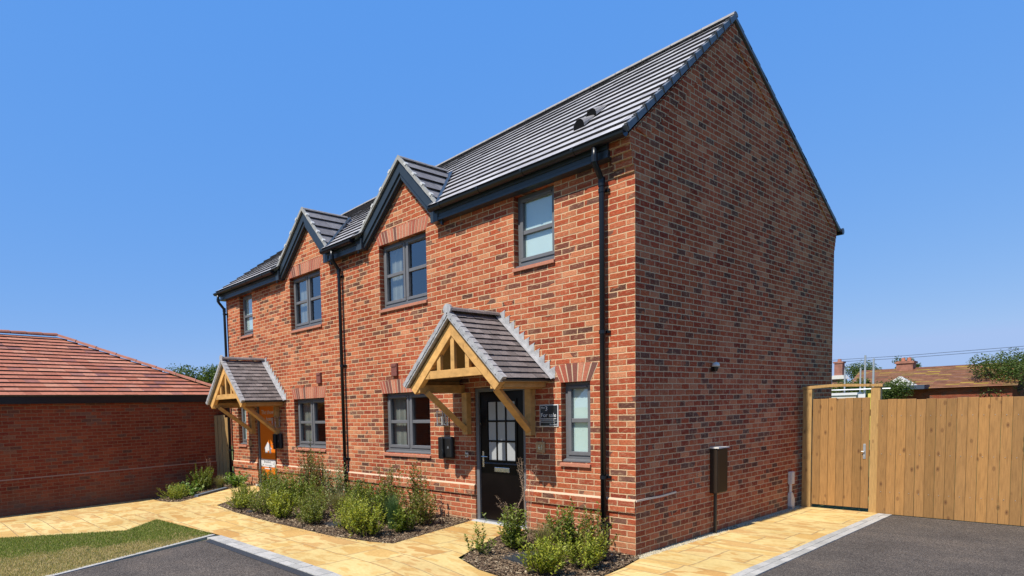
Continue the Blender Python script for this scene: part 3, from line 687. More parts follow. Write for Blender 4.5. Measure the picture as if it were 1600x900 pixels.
# roof vents (two cowls)
for vx,vt in ((-1.00,.325),(-1.02,.235)):
    y,z=PF(vt); m=MB(); K=9; R=.085; Lg=.28
    sl=(RT-EZt)/(RY-EY)
    P0=[(vx+cos(pi*k/(K-1))*R, y-.02, z+.035+sin(pi*k/(K-1))*.118) for k in range(K)]
    P1=[(vx+cos(pi*k/(K-1))*R*.8, y-.02+Lg, z+.03+Lg*sl+sin(pi*k/(K-1))*.02) for k in range(K)]
    n=len(m.v); m.v+=P0+P1
    for k in range(K-1): m.f.append((n+k,n+k+1,n+K+k+1,n+K+k)); m.mi.append(0)
    m.v+=[(p[0],p[1]+.012,p[2]-.012) for p in P0]
    m.f.append(tuple(n+2*K+k for k in range(K))[::-1]); m.mi.append(1)
    m.build('roof_vent',[M['ridge'],M['ventblack']],RF)
def shear(o):
    for v in o.data.vertices:
        y=v.co.y; t=(y-EY)/(RY-EY) if y<RY else (W+.22-y)/(W+.22-RY)
        v.co.z+=.03*v.co.x*max(0,min(1,t))
    for c in o.children: shear(c)
shear(RF); shear(RB)
for v in WO.data.vertices:
    if v.co.z>7 and v.co.x<-10: v.co.z+=.03*v.co.x
# gablets
for gi,(gx,fl,fr,gz) in enumerate(GX):
    G=None
    for sgn in (1,-1):
        fx=fr if sgn>0 else fl
        ftx=fx+.05*sgn; n_c=5
        m=MB(); fz=4.94; dx,dz=gx-ftx,gz-fz; l=math.hypot(dx,dz); nx,nz=-dz/l*(-1),dx/l
        # outward/up normal of this slope
        nx,nz=(dz/l*sgn, abs(dx)/l)
        for i in range(n_c):
            t0,t1=i/n_c,min(1,(i+1)/n_c+.02)
            xa,za=ftx+dx*t0,fz+dz*t0; xb,zb=ftx+dx*t1,fz+dz*t1
            yend=EY+(RY-EY)*(zb+.12-EZt)/(RT-EZt)+.22
            y=-.13; j=0
            while y<yend:
                ye=min(y+.42,yend); h=.038+random.uniform(0,.003)
                q=[(xa+nx*h,y,za+nz*h),(xa+nx*h,ye-.003,za+nz*h),(xb+nx*.002,ye-.003,zb+nz*.002),(xb+nx*.002,y,zb+nz*.002)]
                lo=[(xa-nx*.004+dx/l*.03,y,za-nz*.004+dz/l*.03),(xa-nx*.004+dx/l*.03,ye-.003,za-nz*.004+dz/l*.03)]
                if sgn<0: m.face(q[::-1]); m.face([lo[0],q[0],q[1],lo[1]],1)
                else: m.face(q); m.face([lo[1],q[1],q[0],lo[0]],1)
                m.face([q[0],q[3],lo[0]],1)
                y=ye
        # under deck
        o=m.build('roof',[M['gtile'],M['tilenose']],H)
        dk=MB(); yend=EY+(RY-EY)*(gz-EZt)/(RT-EZt)
        dk.face([(ftx,-.12,fz-.03),(gx,-.12,gz-.035),(gx,yend,gz-.035),(ftx,.05,fz-.03)]); dk.build('roof_deck',M['fascia'],o)
        if G is None: G=o
        # bargeboard with its inner moulding and light verge trim
        def Pp(t,d): return (ftx+dx*t - nx*d, fz+dz*t - nz*d)
        bb=MB()
        def mitre(d): # where a line offset by d meets the ridge line x=gx
            k=(gx-(ftx-nx*d))/dx; return Pp(k,d)
        def strip(mm,d0,d1,ya,yb,tlo=0,vert=True):
            a=Pp(tlo,d0); b=mitre(d0); c=mitre(d1); e=Pp(tlo,d1)
            # cut the foot vertically
            kx=a[0]; ke=(kx-(ftx-nx*d1))/dx; e=Pp(ke,d1)
            mm.prism([a,b,c,e],1,ya,yb)
        strip(bb,.0,.155,-.115,-.075); BBo=bb.build('bargeboard',M['fascia'],o)
        b2=MB(); strip(b2,.156,.215,-.090,-.03,.04); b2.build('barge_moulding',M['fascia'],o)
        b3=MB(); strip(b3,.20,.235,-.05,.0,.06); b3.build('soffit',M['fascia'],o)
        v=MB()
        for i in range(n_c):
            t0,t1=i/n_c,(i+1)/n_c
            q=[Pp(t0,-.048),Pp(t1,-.038),Pp(t1,.012),Pp(t0,.008)]
            if i==n_c-1: q[1]=mitre(-.038); q[2]=mitre(.012)
            v.prism(q,1,-.155-.001*(i%2),-.118)
        c=MB()
        if True:
            for i in range(n_c): 
                t0=i/n_c+.02; c.prism([Pp(t0,-.058),Pp(t0+.04,-.056),Pp(t0+.04,-.02),Pp(t0,-.02)],1,-.165,-.10)
        n_=len(v.v); v.v+=c.v; v.f+=[tuple(q+n_ for q in f) for f in c.f]; v.mi+=[1]*len(c.f)
        v.build('verge_trim',[M['verge'],M['clip']],o)
    ridge_tiles((gx,-.15,gz+.025),(gx,.98,gz+.025),1,.048,M['ridge'],G,.42)
    # valley lead strips on the right side
    for sgn in (1,-1):
        fx=fr if sgn>0 else fl; m=MB()
        pts=[]
        for t in (0,1):
            z=4.99+(gz-4.99)*t; x=(fx+.05*sgn)+(gx-fx-.05*sgn)*t; y=EY+(RY-EY)*(z+.01-EZt)/(RT-EZt); pts.append(Vector((x,y,z)))
        a,b=pts; m.beam(a+Vector((sgn*.012,0,.035)),b+Vector((0,0,.035)),.05,.02)
        m.build('valley_flashing',M['fascia'],G)
# fascia boxes and gutters
SEG=[(-3.15,-.26),(-6.21,-5.24),(L-.04,-8.25)]
for i,(a,b) in enumerate(SEG):
    m=MB(); m.box(a,b,-.150,.012,4.785,4.83); m.box(a,b,-.142,-.005,4.83,4.885); m.box(a,b,-.160,-.12,4.885,4.985)
    # box end returns
    if i<2: m.box(a-.16,a-.0005,-.158,.012,4.775,4.975)
    if i>0: m.box(b+.0005,b+.12,-.158,.012,4.775,4.975)
    F_=m.build('fascia',M['fascia'],H,bevel=.004)
    ga,gb=a-.10 if i<2 else a-.10,b if i>0 else b+.27
    if i==1: ga,gb=-6.30,-5.30
    gt=MB(); K=8; R=.06; n=0
    for xx in (ga,gb): 
        for k in range(K): t=pi+pi*k/(K-1); gt.v.append((xx,-.228+cos(t)*R,4.975+sin(t)*R))
        for k in range(K): t=pi+pi*k/(K-1); gt.v.append((xx,-.228+cos(t)*(R-.005),4.977+sin(t)*(R-.005)))
    for k in range(K-1):
        gt.f.append((k,k+1,2*K+k+1,2*K+k)[::-1]); gt.f.append((K+k,K+k+1,3*K+k+1,3*K+k)); gt.mi+=[0,0]
    gt.f.append((0,K,3*K,2*K)); gt.f.append((K-1,2*K-1,4*K-1,3*K-1)[::-1]); gt.mi+=[0,0]
    gt.f.append(tuple(range(K))[::-1]); gt.f.append(tuple(range(2*K,3*K))); gt.mi+=[0,0]
    GO=gt.build('gutter',M['gutter'],H)
    x=ga+.25
    while x<gb-.05 and i!=1:
        pts=[(-.228+cos(pi+pi*k/7)*(R+.006),4.975+sin(pi+pi*k/7)*(R+.006)) for k in range(8)]
        m=MB(); m.prism(pts+[(-.165,4.99),(-.29,4.99)],0,x-.02,x+.02); x+=.78; m.build('gutter_bracket',M['gutter'],GO)
# rear gutter
m=MB(); m.tube([(L,W+.28,4.95),(.06,W+.28,4.95)],.06,10); m.build('gutter',M['gutter'],H)
# downpipes
def downpipe(x,zb,offx=0,low=.12):
    y=-.075; r=.034; m=MB()
    m.tube([(x-offx,-.228,4.95),(x-offx,-.228,4.80),(x-offx,-.222,4.74),(x-offx*.5,-.15,4.66),(x,-.08,4.58),(x,y,4.50),(x,y,zb)],r,12)
    P_=m.build('downpipe',M['gutter'],H,smooth=True)
    m=MB(); m.tube([(x-offx,-.228,4.83),(x-offx,-.228,4.75)],r+.008,12); m.tube([(x,y,4.60),(x,y,4.50)],r+.008,12); m.build('pipe_socket',M['gutter'],P_,smooth=False)
    for z in (4.45,2.75,.95,.35):
        if z<zb: continue
        m=MB(); m.tube([(x,y,z-.022),(x,y,z+.022)],r+.007,12); m.box(x-.07,x+.07,-.03,.0,z-.016,z+.016); m.build('pipe_clip',M['gutter'],P_)
downpipe(-.385,g(-.385)-.02); downpipe(-5.96,.13); downpipe(-11.10,.12)
# air bricks high on the front
for x in (-4.44,-6.86):
    m=MB(); m.box(x-.075,x+.075,-.045,.002,2.46,2.68); m.box(x-.06,x+.06,-.055,-.045,2.62,2.665); m.build('air_vent',M['airbrick'],H,bevel=.006)
# white wall light / overflow details on the left flank are out of sight

# ------------------------------------------------------------------ porch canopies
def porch(cx,dz,fy,label):
    rz=3.165+dz; ez=2.215+dz; hw=.93; ns=math.hypot(rz-ez,hw); nx,nz=(rz-ez)/ns,hw/ns
    T=MB(); yf=fy+.055   # front truss plane
    dk=.10 # tile build-up
    def off(t,d,sg): # t 0 at eaves 1 at ridge
        return (cx+sg*(hw*(1-t))-sg*nx*d, ez+(rz-ez)*t-nz*d)
    def mit(d,sg):
        t=1-(nx*d)/hw*0 ; 
        k=1-nx*d/hw; return (cx, ez+(rz-ez)*k-nz*d) if False else (cx, rz-d/nz)
    P_=None
    rid=MB()
    for sg in (1,-1):   # principal rafters of the front truss
        a=off(.02,.075,sg); e=off(.02,.215,sg)
        T.prism([a,mit(.075,sg),mit(.215,sg),(e[0],e[1])],1,yf,yf+.095)
    P_=T.build('porch',M['oak'],H,bevel=.005); P_['label']=label
    zt=ez-.04   # underside / tie level
    m=MB(); tz=ez+.13
    wt=hw*(1-(tz+.02-ez)/(rz-ez))-.12
    m.box(cx-wt-.08,cx+wt+.08,yf+.012,yf+.085,tz-.055,tz+.055); m.build('tie_beam',M['oak'],P_,bevel=.004)
    for xx in (-.27,0,.27):
        top=rz-.3-abs(xx)*(rz-ez)/hw+.02; m=MB(); m.box(cx+xx-.035,cx+xx+.035,yf+.02,yf+.075,tz+.056,top); m.build('strut',M['oak'],P_,bevel=.003)
    for sg in (1,-1):
        x=cx+sg*.72
        m=MB(); m.box(x-.05*1,x+.05*1,yf+.097,.0,ez-.105,ez+.01) if False else m.box(min(x-.05,x+.05),max(x-.05,x+.05),yf-.0+.1,-.002,ez-.115,ez+.005); m.build('wall_plate',M['oak'],P_,bevel=.004)
        m=MB(); m.box(x-.05,x+.05,yf+.02,yf+.0985,ez-.112,ez+.002); m.build('plate_end',M['oak'],P_,bevel=.004)
        xw=cx+sg*.60
        m=MB(); m.box(xw-.05,xw+.05,-.105,-.002,1.46+dz,ez-.116); m.build('wall_post',M['oak'],P_,bevel=.004)
        m=MB(); a=(xw,-.075,1.53+dz); b=(cx+sg*.66,yf+.14,ez-.10); m.beam(a,b,.085,.085,up=(0,-1,1)); m.build('brace',M['oak'],P_,bevel=.004)
        # eaves beam seen below the tiles
        m=MB(); xe=cx+sg*(hw-.10); m.box(min(xe,xe-sg*.05),max(xe,xe-sg*.05),yf+.10,-.003,ez-.10,ez+.06); m.build('eaves_board',M['oak'],P_,bevel=.003)
    # boarded underside
    m=MB()
    for sg in (1,-1):
        a,b=off(0.0,.05,sg),mit(.05,sg); c,d=off(0,.035,sg),mit(.035,sg); m.prism([a,b,d,c],1,fy+.05,-.003)
    m.build('roof_boarding',M['oldwood'],P_)
    # plain tiles
    rt=MB(); N=12
    for sg in (1,-1):
        for i in range(N):
            t0,t1=i/N,min(1,(i+1)/N+.03); y=fy+.03; k=0; y-= .08*(i%2)
            while y<-.02:
                ya=max(y,fy+.03); ye=min(y+.162,-.02); y+=.165
                if ye-ya<.02: continue
                h=.024+random.uniform(-.003,.005); bow=random.uniform(0,.003)
                a=off(t0,-h,sg); b=off(t1,-.003,sg); c=off(t0+.025,.004,sg)
                q=[(a[0],ya,a[1]),(a[0],ye,a[1]+bow),(b[0],ye,b[1]),(b[0],ya,b[1])]; lo=[(c[0],ya,c[1]),(c[0],ye,c[1])]
                if sg<0: q_=q[::-1]; s_=[lo[0],q[0],q[1],lo[1]]
                else: q_=q; s_=[lo[1],q[1],q[0],lo[0]]
                rt.face(q_); rt.face(s_,1); rt.face([q[0],q[3],lo[0]],1)
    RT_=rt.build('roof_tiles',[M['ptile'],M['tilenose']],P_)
    dk=MB()
    for sg in (1,-1): a,b=off(0,.034,sg),mit(.034,sg); c,d=off(0,.006,sg),mit(.006,sg); dk.prism([a,b,d,c],1,fy+.02,-.004)
    dk.build('roof_deck',M['fascia'],P_)
    ridge_tiles((cx,fy+.01,rz+.045),(cx,-.02,rz+.045),1,.062,M['ptile'],P_,.34)
    mm=MB(); mm.tube([(cx,fy-.012,rz+.045),(cx,fy+.02,rz+.045)],.072,12); mm.build('ridge_end_cap',M['lead'],P_)
    # lead verge trim
    m=MB()
    for sg in (1,-1):
        for i in range(12):
            t0,t1=i/12,(i+1)/12+.03; a=off(t0,-.034,sg); b=off(min(1,t1),-.022,sg); c=off(min(1,t1),.018,sg); d=off(t0,.03,sg)
            m.prism([a,b,c,d],1,fy-.012-.002*(i%2),fy+.075)
        a,b=off(0,.028,sg),mit(.028,sg); c,d=off(0,.052,sg),mit(.052,sg); m.prism([a,b,d,c],1,fy-.004,fy+.05)
    m.build('verge_trim',M['lead'],P_)
    # stepped lead flashing on the wall
    m=MB()
    for sg in (1,-1):
        a=off(-.02,-.02,sg); b=off(1,-.02,sg); c=off(1,-.05,sg); d=off(-.02,-.05,sg)
        a0=off(-.02,-.03,sg); b0=off(1.0,-.03,sg); m.face([(a0[0],-.085,a0[1]),(b0[0],-.085,b0[1]),(b0[0],-.006,b0[1]+.02),(a0[0],-.006,a0[1]+.02)][::(1 if sg<0 else -1)])
        nst=11
        for i in range(nst):
            t0,t1=i/nst-.02,(i+1)/nst-.02; p=off(t0,-.03,sg); q=off(t1,-.03,sg); z1=q[1]+.10
            m.prism([p,q,(q[0]-sg*.0,q[1]+.045),(q[0]+sg*.115,z1-.012),(q[0]+sg*.10,z1-.03),(p[0]+sg*.012,p[1]+.022)],1,-.0085-.001*(i%2),-.0015)
    m.build('stepped_flashing',M['lead'],P_)
porch(-2.115,0,-1.02,'timber porch canopy with grey tiles over the black door')
porch(-9.235,-.065,-1.07,'timber porch canopy with grey tiles over the orange door')

# ------------------------------------------------------------------ things fixed to the walls
def charger(x,z,label):
    e=empty('wall_charger',(x,0,z),label,'charger','black charger units beside the front doors')
    m=MB(); m.box(x-.14,x+.14,-.085,-.001,z-.175,z+.175); b=m.build('body',M['black'],e,bevel=.03)
    m=MB(); m.box(x-.125,x-.02,-.135,-.0855,z-.185,z+.17); m.build('front_cover',M['black'],b,bevel=.02)
    m=MB(); pts=[(x-.055+.045*cos(t*pi/8),-.128,z-.075+.055*sin(t*pi/8)) for t in range(17)]; m.tube(pts,.007,6); m.build('cable_loop',M['gutter'],b)
    m=MB(); m.prism([(x+.045,z+.0),(x+.07,z+.0),(x+.0575,z+.028)],1,-.0875,-.0853); m.box(x+.035,x+.08,-.0875,-.0853,z-.012,z-.006); m.build('emblem',M['signgrey'],b)
charger(-3.16,1.245,'black electric charger beside the window left of the black door')
charger(-8.60,1.235,'black electric charger right of the orange door')
def lantern(x,z,label):
    e=empty('wall_lantern',(x,0,z),label,'wall lamp','square metal wall lanterns beside the front doors')
    m=MB(); m.box(x-.055,x+.055,-.02,-.001,z-.115,z+.115); b=m.build('back_plate',M['chrome'],e,bevel=.003)
    fr=MB()
    for a in (-.065,.065):
        for y in (-.15,-.03): fr.box(x+a-.006,x+a+.006,y-.006,y+.006,z-.11,z+.11)
    fr.box(x-.072,x+.072,-.157,-.02,z+.11,z+.122); fr.box(x-.072,x+.072,-.157,-.02,z-.122,z-.11)
    fr.build('frame',M['chrome'],e)
    gl=MB(); gl.box(x-.06,x+.06,-.148,-.03,z-.108,z+.108); gl.build('glass',M['glass'],e)
    l=MB(); l.tube([(x,-.09,z-.10),(x,-.09,z-.03),(x,-.09,z+.03)],[.02,.02,.03],8); l.build('bulb',M['signwhite'],e)
lantern(-3.205,1.71,'square metal lantern on the brick above the charger by the black door')
lantern(-8.62,1.66,'square metal lantern on the brick beside the orange door')
# for sale sign
x0,x1,z0,z1=-1.385,-1.085,1.578,1.878
m=MB(); m.box(x0,x1,-.012,-.001,z0,z1); S=m.build('for_sale_sign',M['signwhite'],bevel=.002); tag(S,'square black for sale sign with white lettering on the wall right of the black door','sign')
m=MB(); m.box(x0+.012,x1-.012,-.0145,-.0118,z0+.012,z1-.012); m.build('black_face',M['signblack'],S)
text('plot_lettering','Plot',(x0+.028,-.0155,z1-.052),.036,M['signwhite'],S); text('number_lettering','3',(x0+.092,-.0155,z1-.082),.085,M['signwhite'],S)
text('for_sale_lettering','For sale',(x0+.022,-.0155,z1-.168),.078,M['signwhite'],S)
m=MB(); m.box(x0+.022,x1-.03,-.0155,-.0144,z1-.195,z1-.188); m.box(x0+.022,x1-.06,-.0155,-.0144,z1-.213,z1-.207); m.box(x0+.012,x1-.012,-.0155,-.0144,z1-.226,z1-.2235); m.box(x0+.022,x1-.055,-.0155,-.0144,z1-.243,z1-.239); m.build('small_print',M['signwhite'],S)
text('brand_lettering','Bromford',(x1-.135,-.0155,z0+.022),.03,M['signwhite'],S)
def plaque(x,z,w,label,s=None):
    m=MB(); m.box(x-w/2,x+w/2,-.02,-.001,z-w*.55,z+w*.55); b=m.build('number_plaque',M['plaque'],bevel=.004); tag(b,label,'number plaque','square wooden number plaques beside the doors')
    if s: text('number_lettering',s,(x-w*.28,-.0225,z-w*.22),w*.62,M['chrome'],b)
    m=MB()
    for sx in (-1,1):
        for sz in (-1,1): m.tube([(x+sx*w*.42,-.02,z+sz*w*.46),(x+sx*w*.42,-.023,z+sz*w*.46)],.004,6)
    m.build('fixing_screw',M['chrome'],b)
plaque(-1.375,1.295,.14,'square wooden house number plaque below the for sale sign','61')
plaque(-10.095,1.16,.14,'square wooden plaque on the wall left of the orange door')
m=MB(); m.tube([(-2.775,-.001,1.135),(-2.775,-.02,1.135)],.028,12); o=m.build('bell_push',M['chrome']); tag(o,'small round steel bell push left of the black door','doorbell')
m=MB(); m.tube([(-2.775,-.02,1.135),(-2.775,-.025,1.135)],.012,8); m.build('button',M['black'],o)
m=MB(); m.box(-2.805,-2.745,-.012,0,1.10,1.17); m.build('backing_plate',M['greyplastic'],o)
# meter box on the side wall
e=empty('meter_box',(0.05,2.2,0),'tall brown meter box on a black pipe against the side wall','meter box')
m=MB(); m.box(.001,.10,1.96,2.27,.57,1.20); m.build('cabinet',M['brownbox'],e,bevel=.006)
m=MB(); m.box(.10,.112,1.97,2.26,.585,1.185); m.build('door',plain('meter_door_brown',(.030,.017,.008),.5,0,.1,6,0,.2),e,bevel=.004)
m=MB(); m.prism([(1.945,1.20),(2.285,1.20),(2.285,1.212),(1.945,1.222)],0,.001,.125); m.build('lid',M['greyplastic'],e)
m=MB(); m.tube([(.05,2.02,.57),(.05,2.02,-.02)],.022,10); m.build('pipe',M['black'],e)
# small security light
e=empty('security_light',(0,2.0,2.33),'small white topped sensor light on the side wall above the meter box','security light')
m=MB(); m.tube([(.001,2.0,2.30),(.03,2.0,2.30)],.03,10); m.build('base',M['black'],e)
m=MB(); m.tube([(.055,2.0,2.27),(.055,2.0,2.31),(.055,2.0,2.335)],[.022,.034,.036],10); m.build('sensor',M['black'],e)
m=MB(); m.tube([(.055,2.0,2.335),(.055,2.0,2.362),(.055,2.0,2.385),(.055,2.0,2.396)],[.05,.048,.034,.012],14); m.build('white_cap',M['white'],e,smooth=True)
# grey conduit
e=empty('cable_conduit',(0.03,4.9,0),'grey plastic cable conduit box low on the side wall beside the gate','conduit')
m=MB(); m.box(.002,.065,4.84,4.96,.42,.63); m.build('junction_box',M['greyplastic'],e,bevel=.008)
m=MB(); m.tube([(.03,4.87,.42),(.03,4.87,.28)],.022,8); m.build('pipe',M['greyplastic'],e)
m=MB(); m.prism([(4.845,.28),(4.90,.28),(4.99,.17),(4.99,.04),(4.845,.04)],0,.002,.06); m.build('flared_cover',M['greyplastic'],e,bevel=.005)
m=MB(); m.box(.002,.068,4.86,4.97,-.01,.04); m.build('foot',M['galv'],e)

# ------------------------------------------------------------------ gate and fences
GY=5.30
e=empty('side_gate',(.6,GY,0),'closed timber board side gate in a frame beside the brick gable','gate')
def boards(mb,x0,x1,y,z0,z1,w,rnd,axis=0,th=.02):
    x=x0; i=0
    while x<x1-.01:
        b=min(x+w-.003,x1); dz=rnd.uniform(-.010,.010); dy=.004*(i%2)+rnd.uniform(0,.002)
        if axis==0: mb.box(x,b,y-th-dy,y-dy,z0,z1+dz)
        else: mb.box(y-th-dy,y-dy,x,b,z0,z1+dz)
        x+=w; i+=1
m=MB(); boards(m,.215,.99,GY-.005,.06,1.845,.112,rnd); m.build('board_panel',M['fencewood'],e,bevel=.003)
m=MB()
for z in (.3,.95,1.6): m.box(.215,.99,GY-.003,GY+.04,z-.05,z+.05)
m.build('ledge',M['fencewood'],e)
m=MB(); m.box(.075,.205,GY-.05,GY+.06,-.05,2.005); m.build('gate_post',M['postwood'],e,bevel=.004)
m=MB(); m.box(1.0,1.12,GY-.03,GY+.08,-.05,2.005); m.build('gate_post',M['postwood'],e,bevel=.004)
m=MB(); m.prism([(.06,2.007),(.45,2.03),(.62,2.032),(1.15,2.007),(1.15,2.05),(.62,2.077),(.45,2.077),(.06,2.055)],1,GY-.045,GY+.07); m.build('top_rail',M['postwood'],e,bevel=.003)
m=MB(); m.box(.915,.95,GY-.035,GY-.027,.86,1.10); lk=m.build('lock_plate',M['galv'],e,bevel=.003)
m=MB(); m.tube([(.932,GY-.035,.98),(.932,GY-.06,.98),(.90,GY-.062,.98)],.007,8); m.tube([(.932,GY-.034,.90),(.932,GY-.04,.90)],.01,8); m.build('latch_handle',M['galv'],lk)
e=empty('board_fence',(4,GY,0),'closeboard timber fence running on from the side gate','fence')
m=MB(); boards(m,1.105,9.5,GY-.032,.0,1.80,.115,rnd); m.build('board_panel',M['fencewood'],e,bevel=.003)
m=MB()
for i in range(73):
    for z in (.35,.95,1.55): m.box(1.155+i*.115,1.162+i*.115,GY-.062,GY-.0545,z-.004,z+.004)
m.build('nail_heads',M['galv'],e)
m=MB()
for z in (.35,.95,1.55): m.box(1.13,9.5,GY-.03,GY+.01,z-.045,z+.045)
m.build('rail',M['fencewood'],e)
for x in (3.1,5.1,7.1,9.1):
    m=MB(); m.box(x-.05,x+.05,GY+.012,GY+.11,-.05,1.78); m.build('post',M['postwood'],e)
# narrow fence between the left house and the garage
e=empty('narrow_fence',(-11.42,.15,.1),'short pale timber fence panel between the far house and the garage','fence')
A_=Vector((-11.46,-.34,0)); B_=Vector((-11.15,-.06,0)); D_=(B_-A_)
m=MB()
for i in range(3):
    p=A_+D_*(i/4+.02); q=A_+D_*((i+1)/4-.005)
    m.beam((p+q)/2+Vector((0,0,0.0)),(p+q)/2+Vector((0,0,1.86+.004*i)),.021,(q-p).length,up=tuple(D_))
m.build('board_panel',M['oldwood'],e)
m=MB(); p=A_+D_*.86; m.beam(p+Vector((0,0,-.05)),p+Vector((0,0,1.80)),.075,.075,up=tuple(D_)); m.build('post',M['postwood'],e,bevel=.004)
m=MB(); n_=Vector((-D_.y,D_.x,0)).normalized()*.03; m.beam(A_+n_+Vector((0,0,1.5)),A_+D_*.8+n_+Vector((0,0,1.5)),.035,.09); m.beam(A_+n_+Vector((0,0,.45)),A_+D_*.8+n_+Vector((0,0,.45)),.035,.09); m.build('rail',M['oldwood'],e)

# ------------------------------------------------------------------ garage on the left (rotated empty)
E_=bpy.data.objects.new('brick_garage',None); COL.objects.link(E_); E_.location=(-11.5,.10,0)
ang=math.atan2(-1,.15); E_.rotation_euler=(0,0,ang); ORG[E_]=Vector((0,0,0))
tag(E_,'low plum brick garage with hipped red tiled roof left of the house','garage')
# local frame: +x along the wall towards the camera-left, +y outward (visible face)
GLn,GD=9.6,6.2; ge=2.37
m=MB(); m.box(0,GLn,-GD,0,-.3,ge+.05); 
m.box(-.014,GLn+.014,.0,.014,-.3,.655); m.build('wall',M['garage_brick'],E_)
m=MB(); m.prism([(0.0,.656),(.0155,.656),(.004,.68),(0,.68)],0,-.01,GLn); m.build('plinth_fillet',plain('garage_mortar',(.40,.24,.15),.9),E_)
m=MB(); m.box(-.10,GLn+.10,-GD-.10,.10,ge-.15,ge+.0); m.build('fascia',M['gutter'],E_)
rr=MB(); tp=tan(R_(27)); ov=.15; Hh=(GD+2*ov)/2
def garage_face(fn,wbot,N=17):
    for i in range(N):
        t0,t1=i/N,min(1,(i+1)/N+.01)
        a=t0*Hh; b=t1*Hh; lo,hi=fn(a),fn(b)  # (start,end) along edge at inset a
        x=lo[0]-(.15 if i%2 else 0); 
        while x<lo[1]:
            xa,xb=max(x,lo[0]),min(x+.297,lo[1]); x+=.30
            if xb-xa<.01: continue
            xc,xd=max(xa,hi[0]),min(xb,hi[1])
            if xd<xc: xc=xd=min(max((xa+xb)/2,hi[0]),hi[1])
            yield a,b,xa,xb,xc,xd
for face in ('front','hipend'):
    if face=='front': fn=lambda a:(-ov+a,GLn+ov-a)
    else: fn=lambda a:(-GD-ov+a,ov-a)
    for a,b,xa,xb,xc,xd in garage_face(fn,0):
        z0,z1=ge+a*tp,ge+b*tp; h=.034+random.uniform(0,.004)
        if face=='front':
            q=[(xb,ov-a,z0+h),(xa,ov-a,z0+h),(xc,ov-b,z1+.002),(xd,ov-b,z1+.002)]; s_=[(xa,ov-a-.03,z0),(xb,ov-a-.03,z0)]
        else:
            q=[(-ov+a,xa,z0+h),(-ov+a,xb,z0+h),(-ov+b,xd,z1+.002),(-ov+b,xc,z1+.002)][::-1]; q=[(-ov+a,xa,z0+h),(-ov+b,xc,z1+.002),(-ov+b,xd,z1+.002),(-ov+a,xb,z0+h)][::-1]; s_=None
        rr.face(q)
        if s_: rr.face([s_[0],q[1],q[0],s_[1]][::-1],1)
rr.face([(GLn+ov,-GD-ov,ge),(-ov,-GD-ov,ge),(-ov+Hh,-GD/2,ge+Hh*tp),(GLn+ov-Hh,-GD/2,ge+Hh*tp)])
rr.face([(GLn+ov,ov,ge),(GLn+ov,-GD-ov,ge),(GLn+ov-Hh,-GD/2,ge+Hh*tp)])
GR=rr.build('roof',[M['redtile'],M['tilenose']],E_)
hp=MB(); n=12
def hipline(a,b,n,nm):
    a=Vector(a); b=Vector(b); d=(b-a)/n; s=Vector((-d.y,d.x,0)).normalized(); mm=MB()
    for i in range(n):
        p=a+d*i; q=a+d*(i+1.04); j=len(mm.v); K=6
        for c,r in ((p,.095),(q,.08)):
            for k in range(K): t=pi*k/(K-1); mm.v.append(tuple(c+s*cos(t)*r+Vector((0,0,sin(t)*r*.8+.01))))
        for k in range(K-1): mm.f.append((j+k,j+k+1,j+K+k+1,j+K+k)[::-1]); mm.mi.append(0)
        mm.f.append(tuple(j+k for k in range(K))); mm.mi.append(0)
    mm.build(nm,plain('hip_tile_'+nm,(.42,.16,.10),.8,0,.2,6),GR)
hipline((-ov,ov,ge+.02),(-ov+Hh,-GD/2,ge+Hh*tp+.03),9,'hip_tiles'); hipline((-ov+Hh,-GD/2,ge+Hh*tp+.03),(GLn+ov-Hh,-GD/2,ge+Hh*tp+.03),9,'ridge_tiles'); hipline((GLn+ov,ov,ge+.02),(GLn+ov-Hh,-GD/2,ge+Hh*tp+.03),9,'hip_tiles')

# ------------------------------------------------------------------ plants
def leafq(mb,p,d,up,L_,w):
    s=d.cross(up)
    if s.length<1e-3: s=Vector((1,0,0))
    s.normalize(); c=p+d*L_*.5; nrm=s.cross(d)*(.12*L_)
    mb.face([p,c+s*w*.5+nrm,p+d*L_,c-s*w*.5+nrm])
def shoots(e,base,R,Hh,n,leaves,L_,w,mat,rnd,spread=.8,stem=.0022,start=.25,curve=.3,clump=1.0,name='foliage'):
    st=MB(); lf=MB()
    for i in range(n):
        a=rnd.uniform(0,2*pi); q=rnd.random()**.6; h=Hh*rnd.choice((.5,.7,.85,1.0,1.12))*rnd.uniform(.85,1.05)*(1-.2*q); bx=rnd.gauss(0,R*.24); by=rnd.gauss(0,R*.24)
        d=Vector((cos(a)*q*R*spread,sin(a)*q*R*spread,h)); p0=Vector((base[0]+bx,base[1]+by,base[2]-.02))
        pts=[]
        for k in range(6):
            t=k/5; pts.append(p0+Vector((d.x*(t**(1-curve*.6)),d.y*(t**(1-curve*.6)),d.z*t))+Vector((rnd.gauss(0,.008),rnd.gauss(0,.008),0)))
        if stem: st.tube(pts,[stem*(1.4-t*.18) for t in range(6)],4,cap=False)
        for j in range(leaves):
            t=start+(1-start)*(j+rnd.random())/leaves; k=min(4,int(t*5)); f=t*5-k; p=pts[k].lerp(pts[k+1],f); ax=(pts[k+1]-pts[k]).normalized()
            b=rnd.uniform(0,2*pi); o_=Vector((cos(b),sin(b),0)); dd=(o_*.85+ax*rnd.uniform(.3,1.0)).normalized(); s=rnd.uniform(.7,1.2)
            leafq(lf,p+o_*rnd.uniform(0,.008),dd,Vector((rnd.gauss(0,.3),rnd.gauss(0,.3),1)),L_*s,w*s)
    if st.v: st.build('stems',M['twig'],e)
    lf.build(name,mat,e)
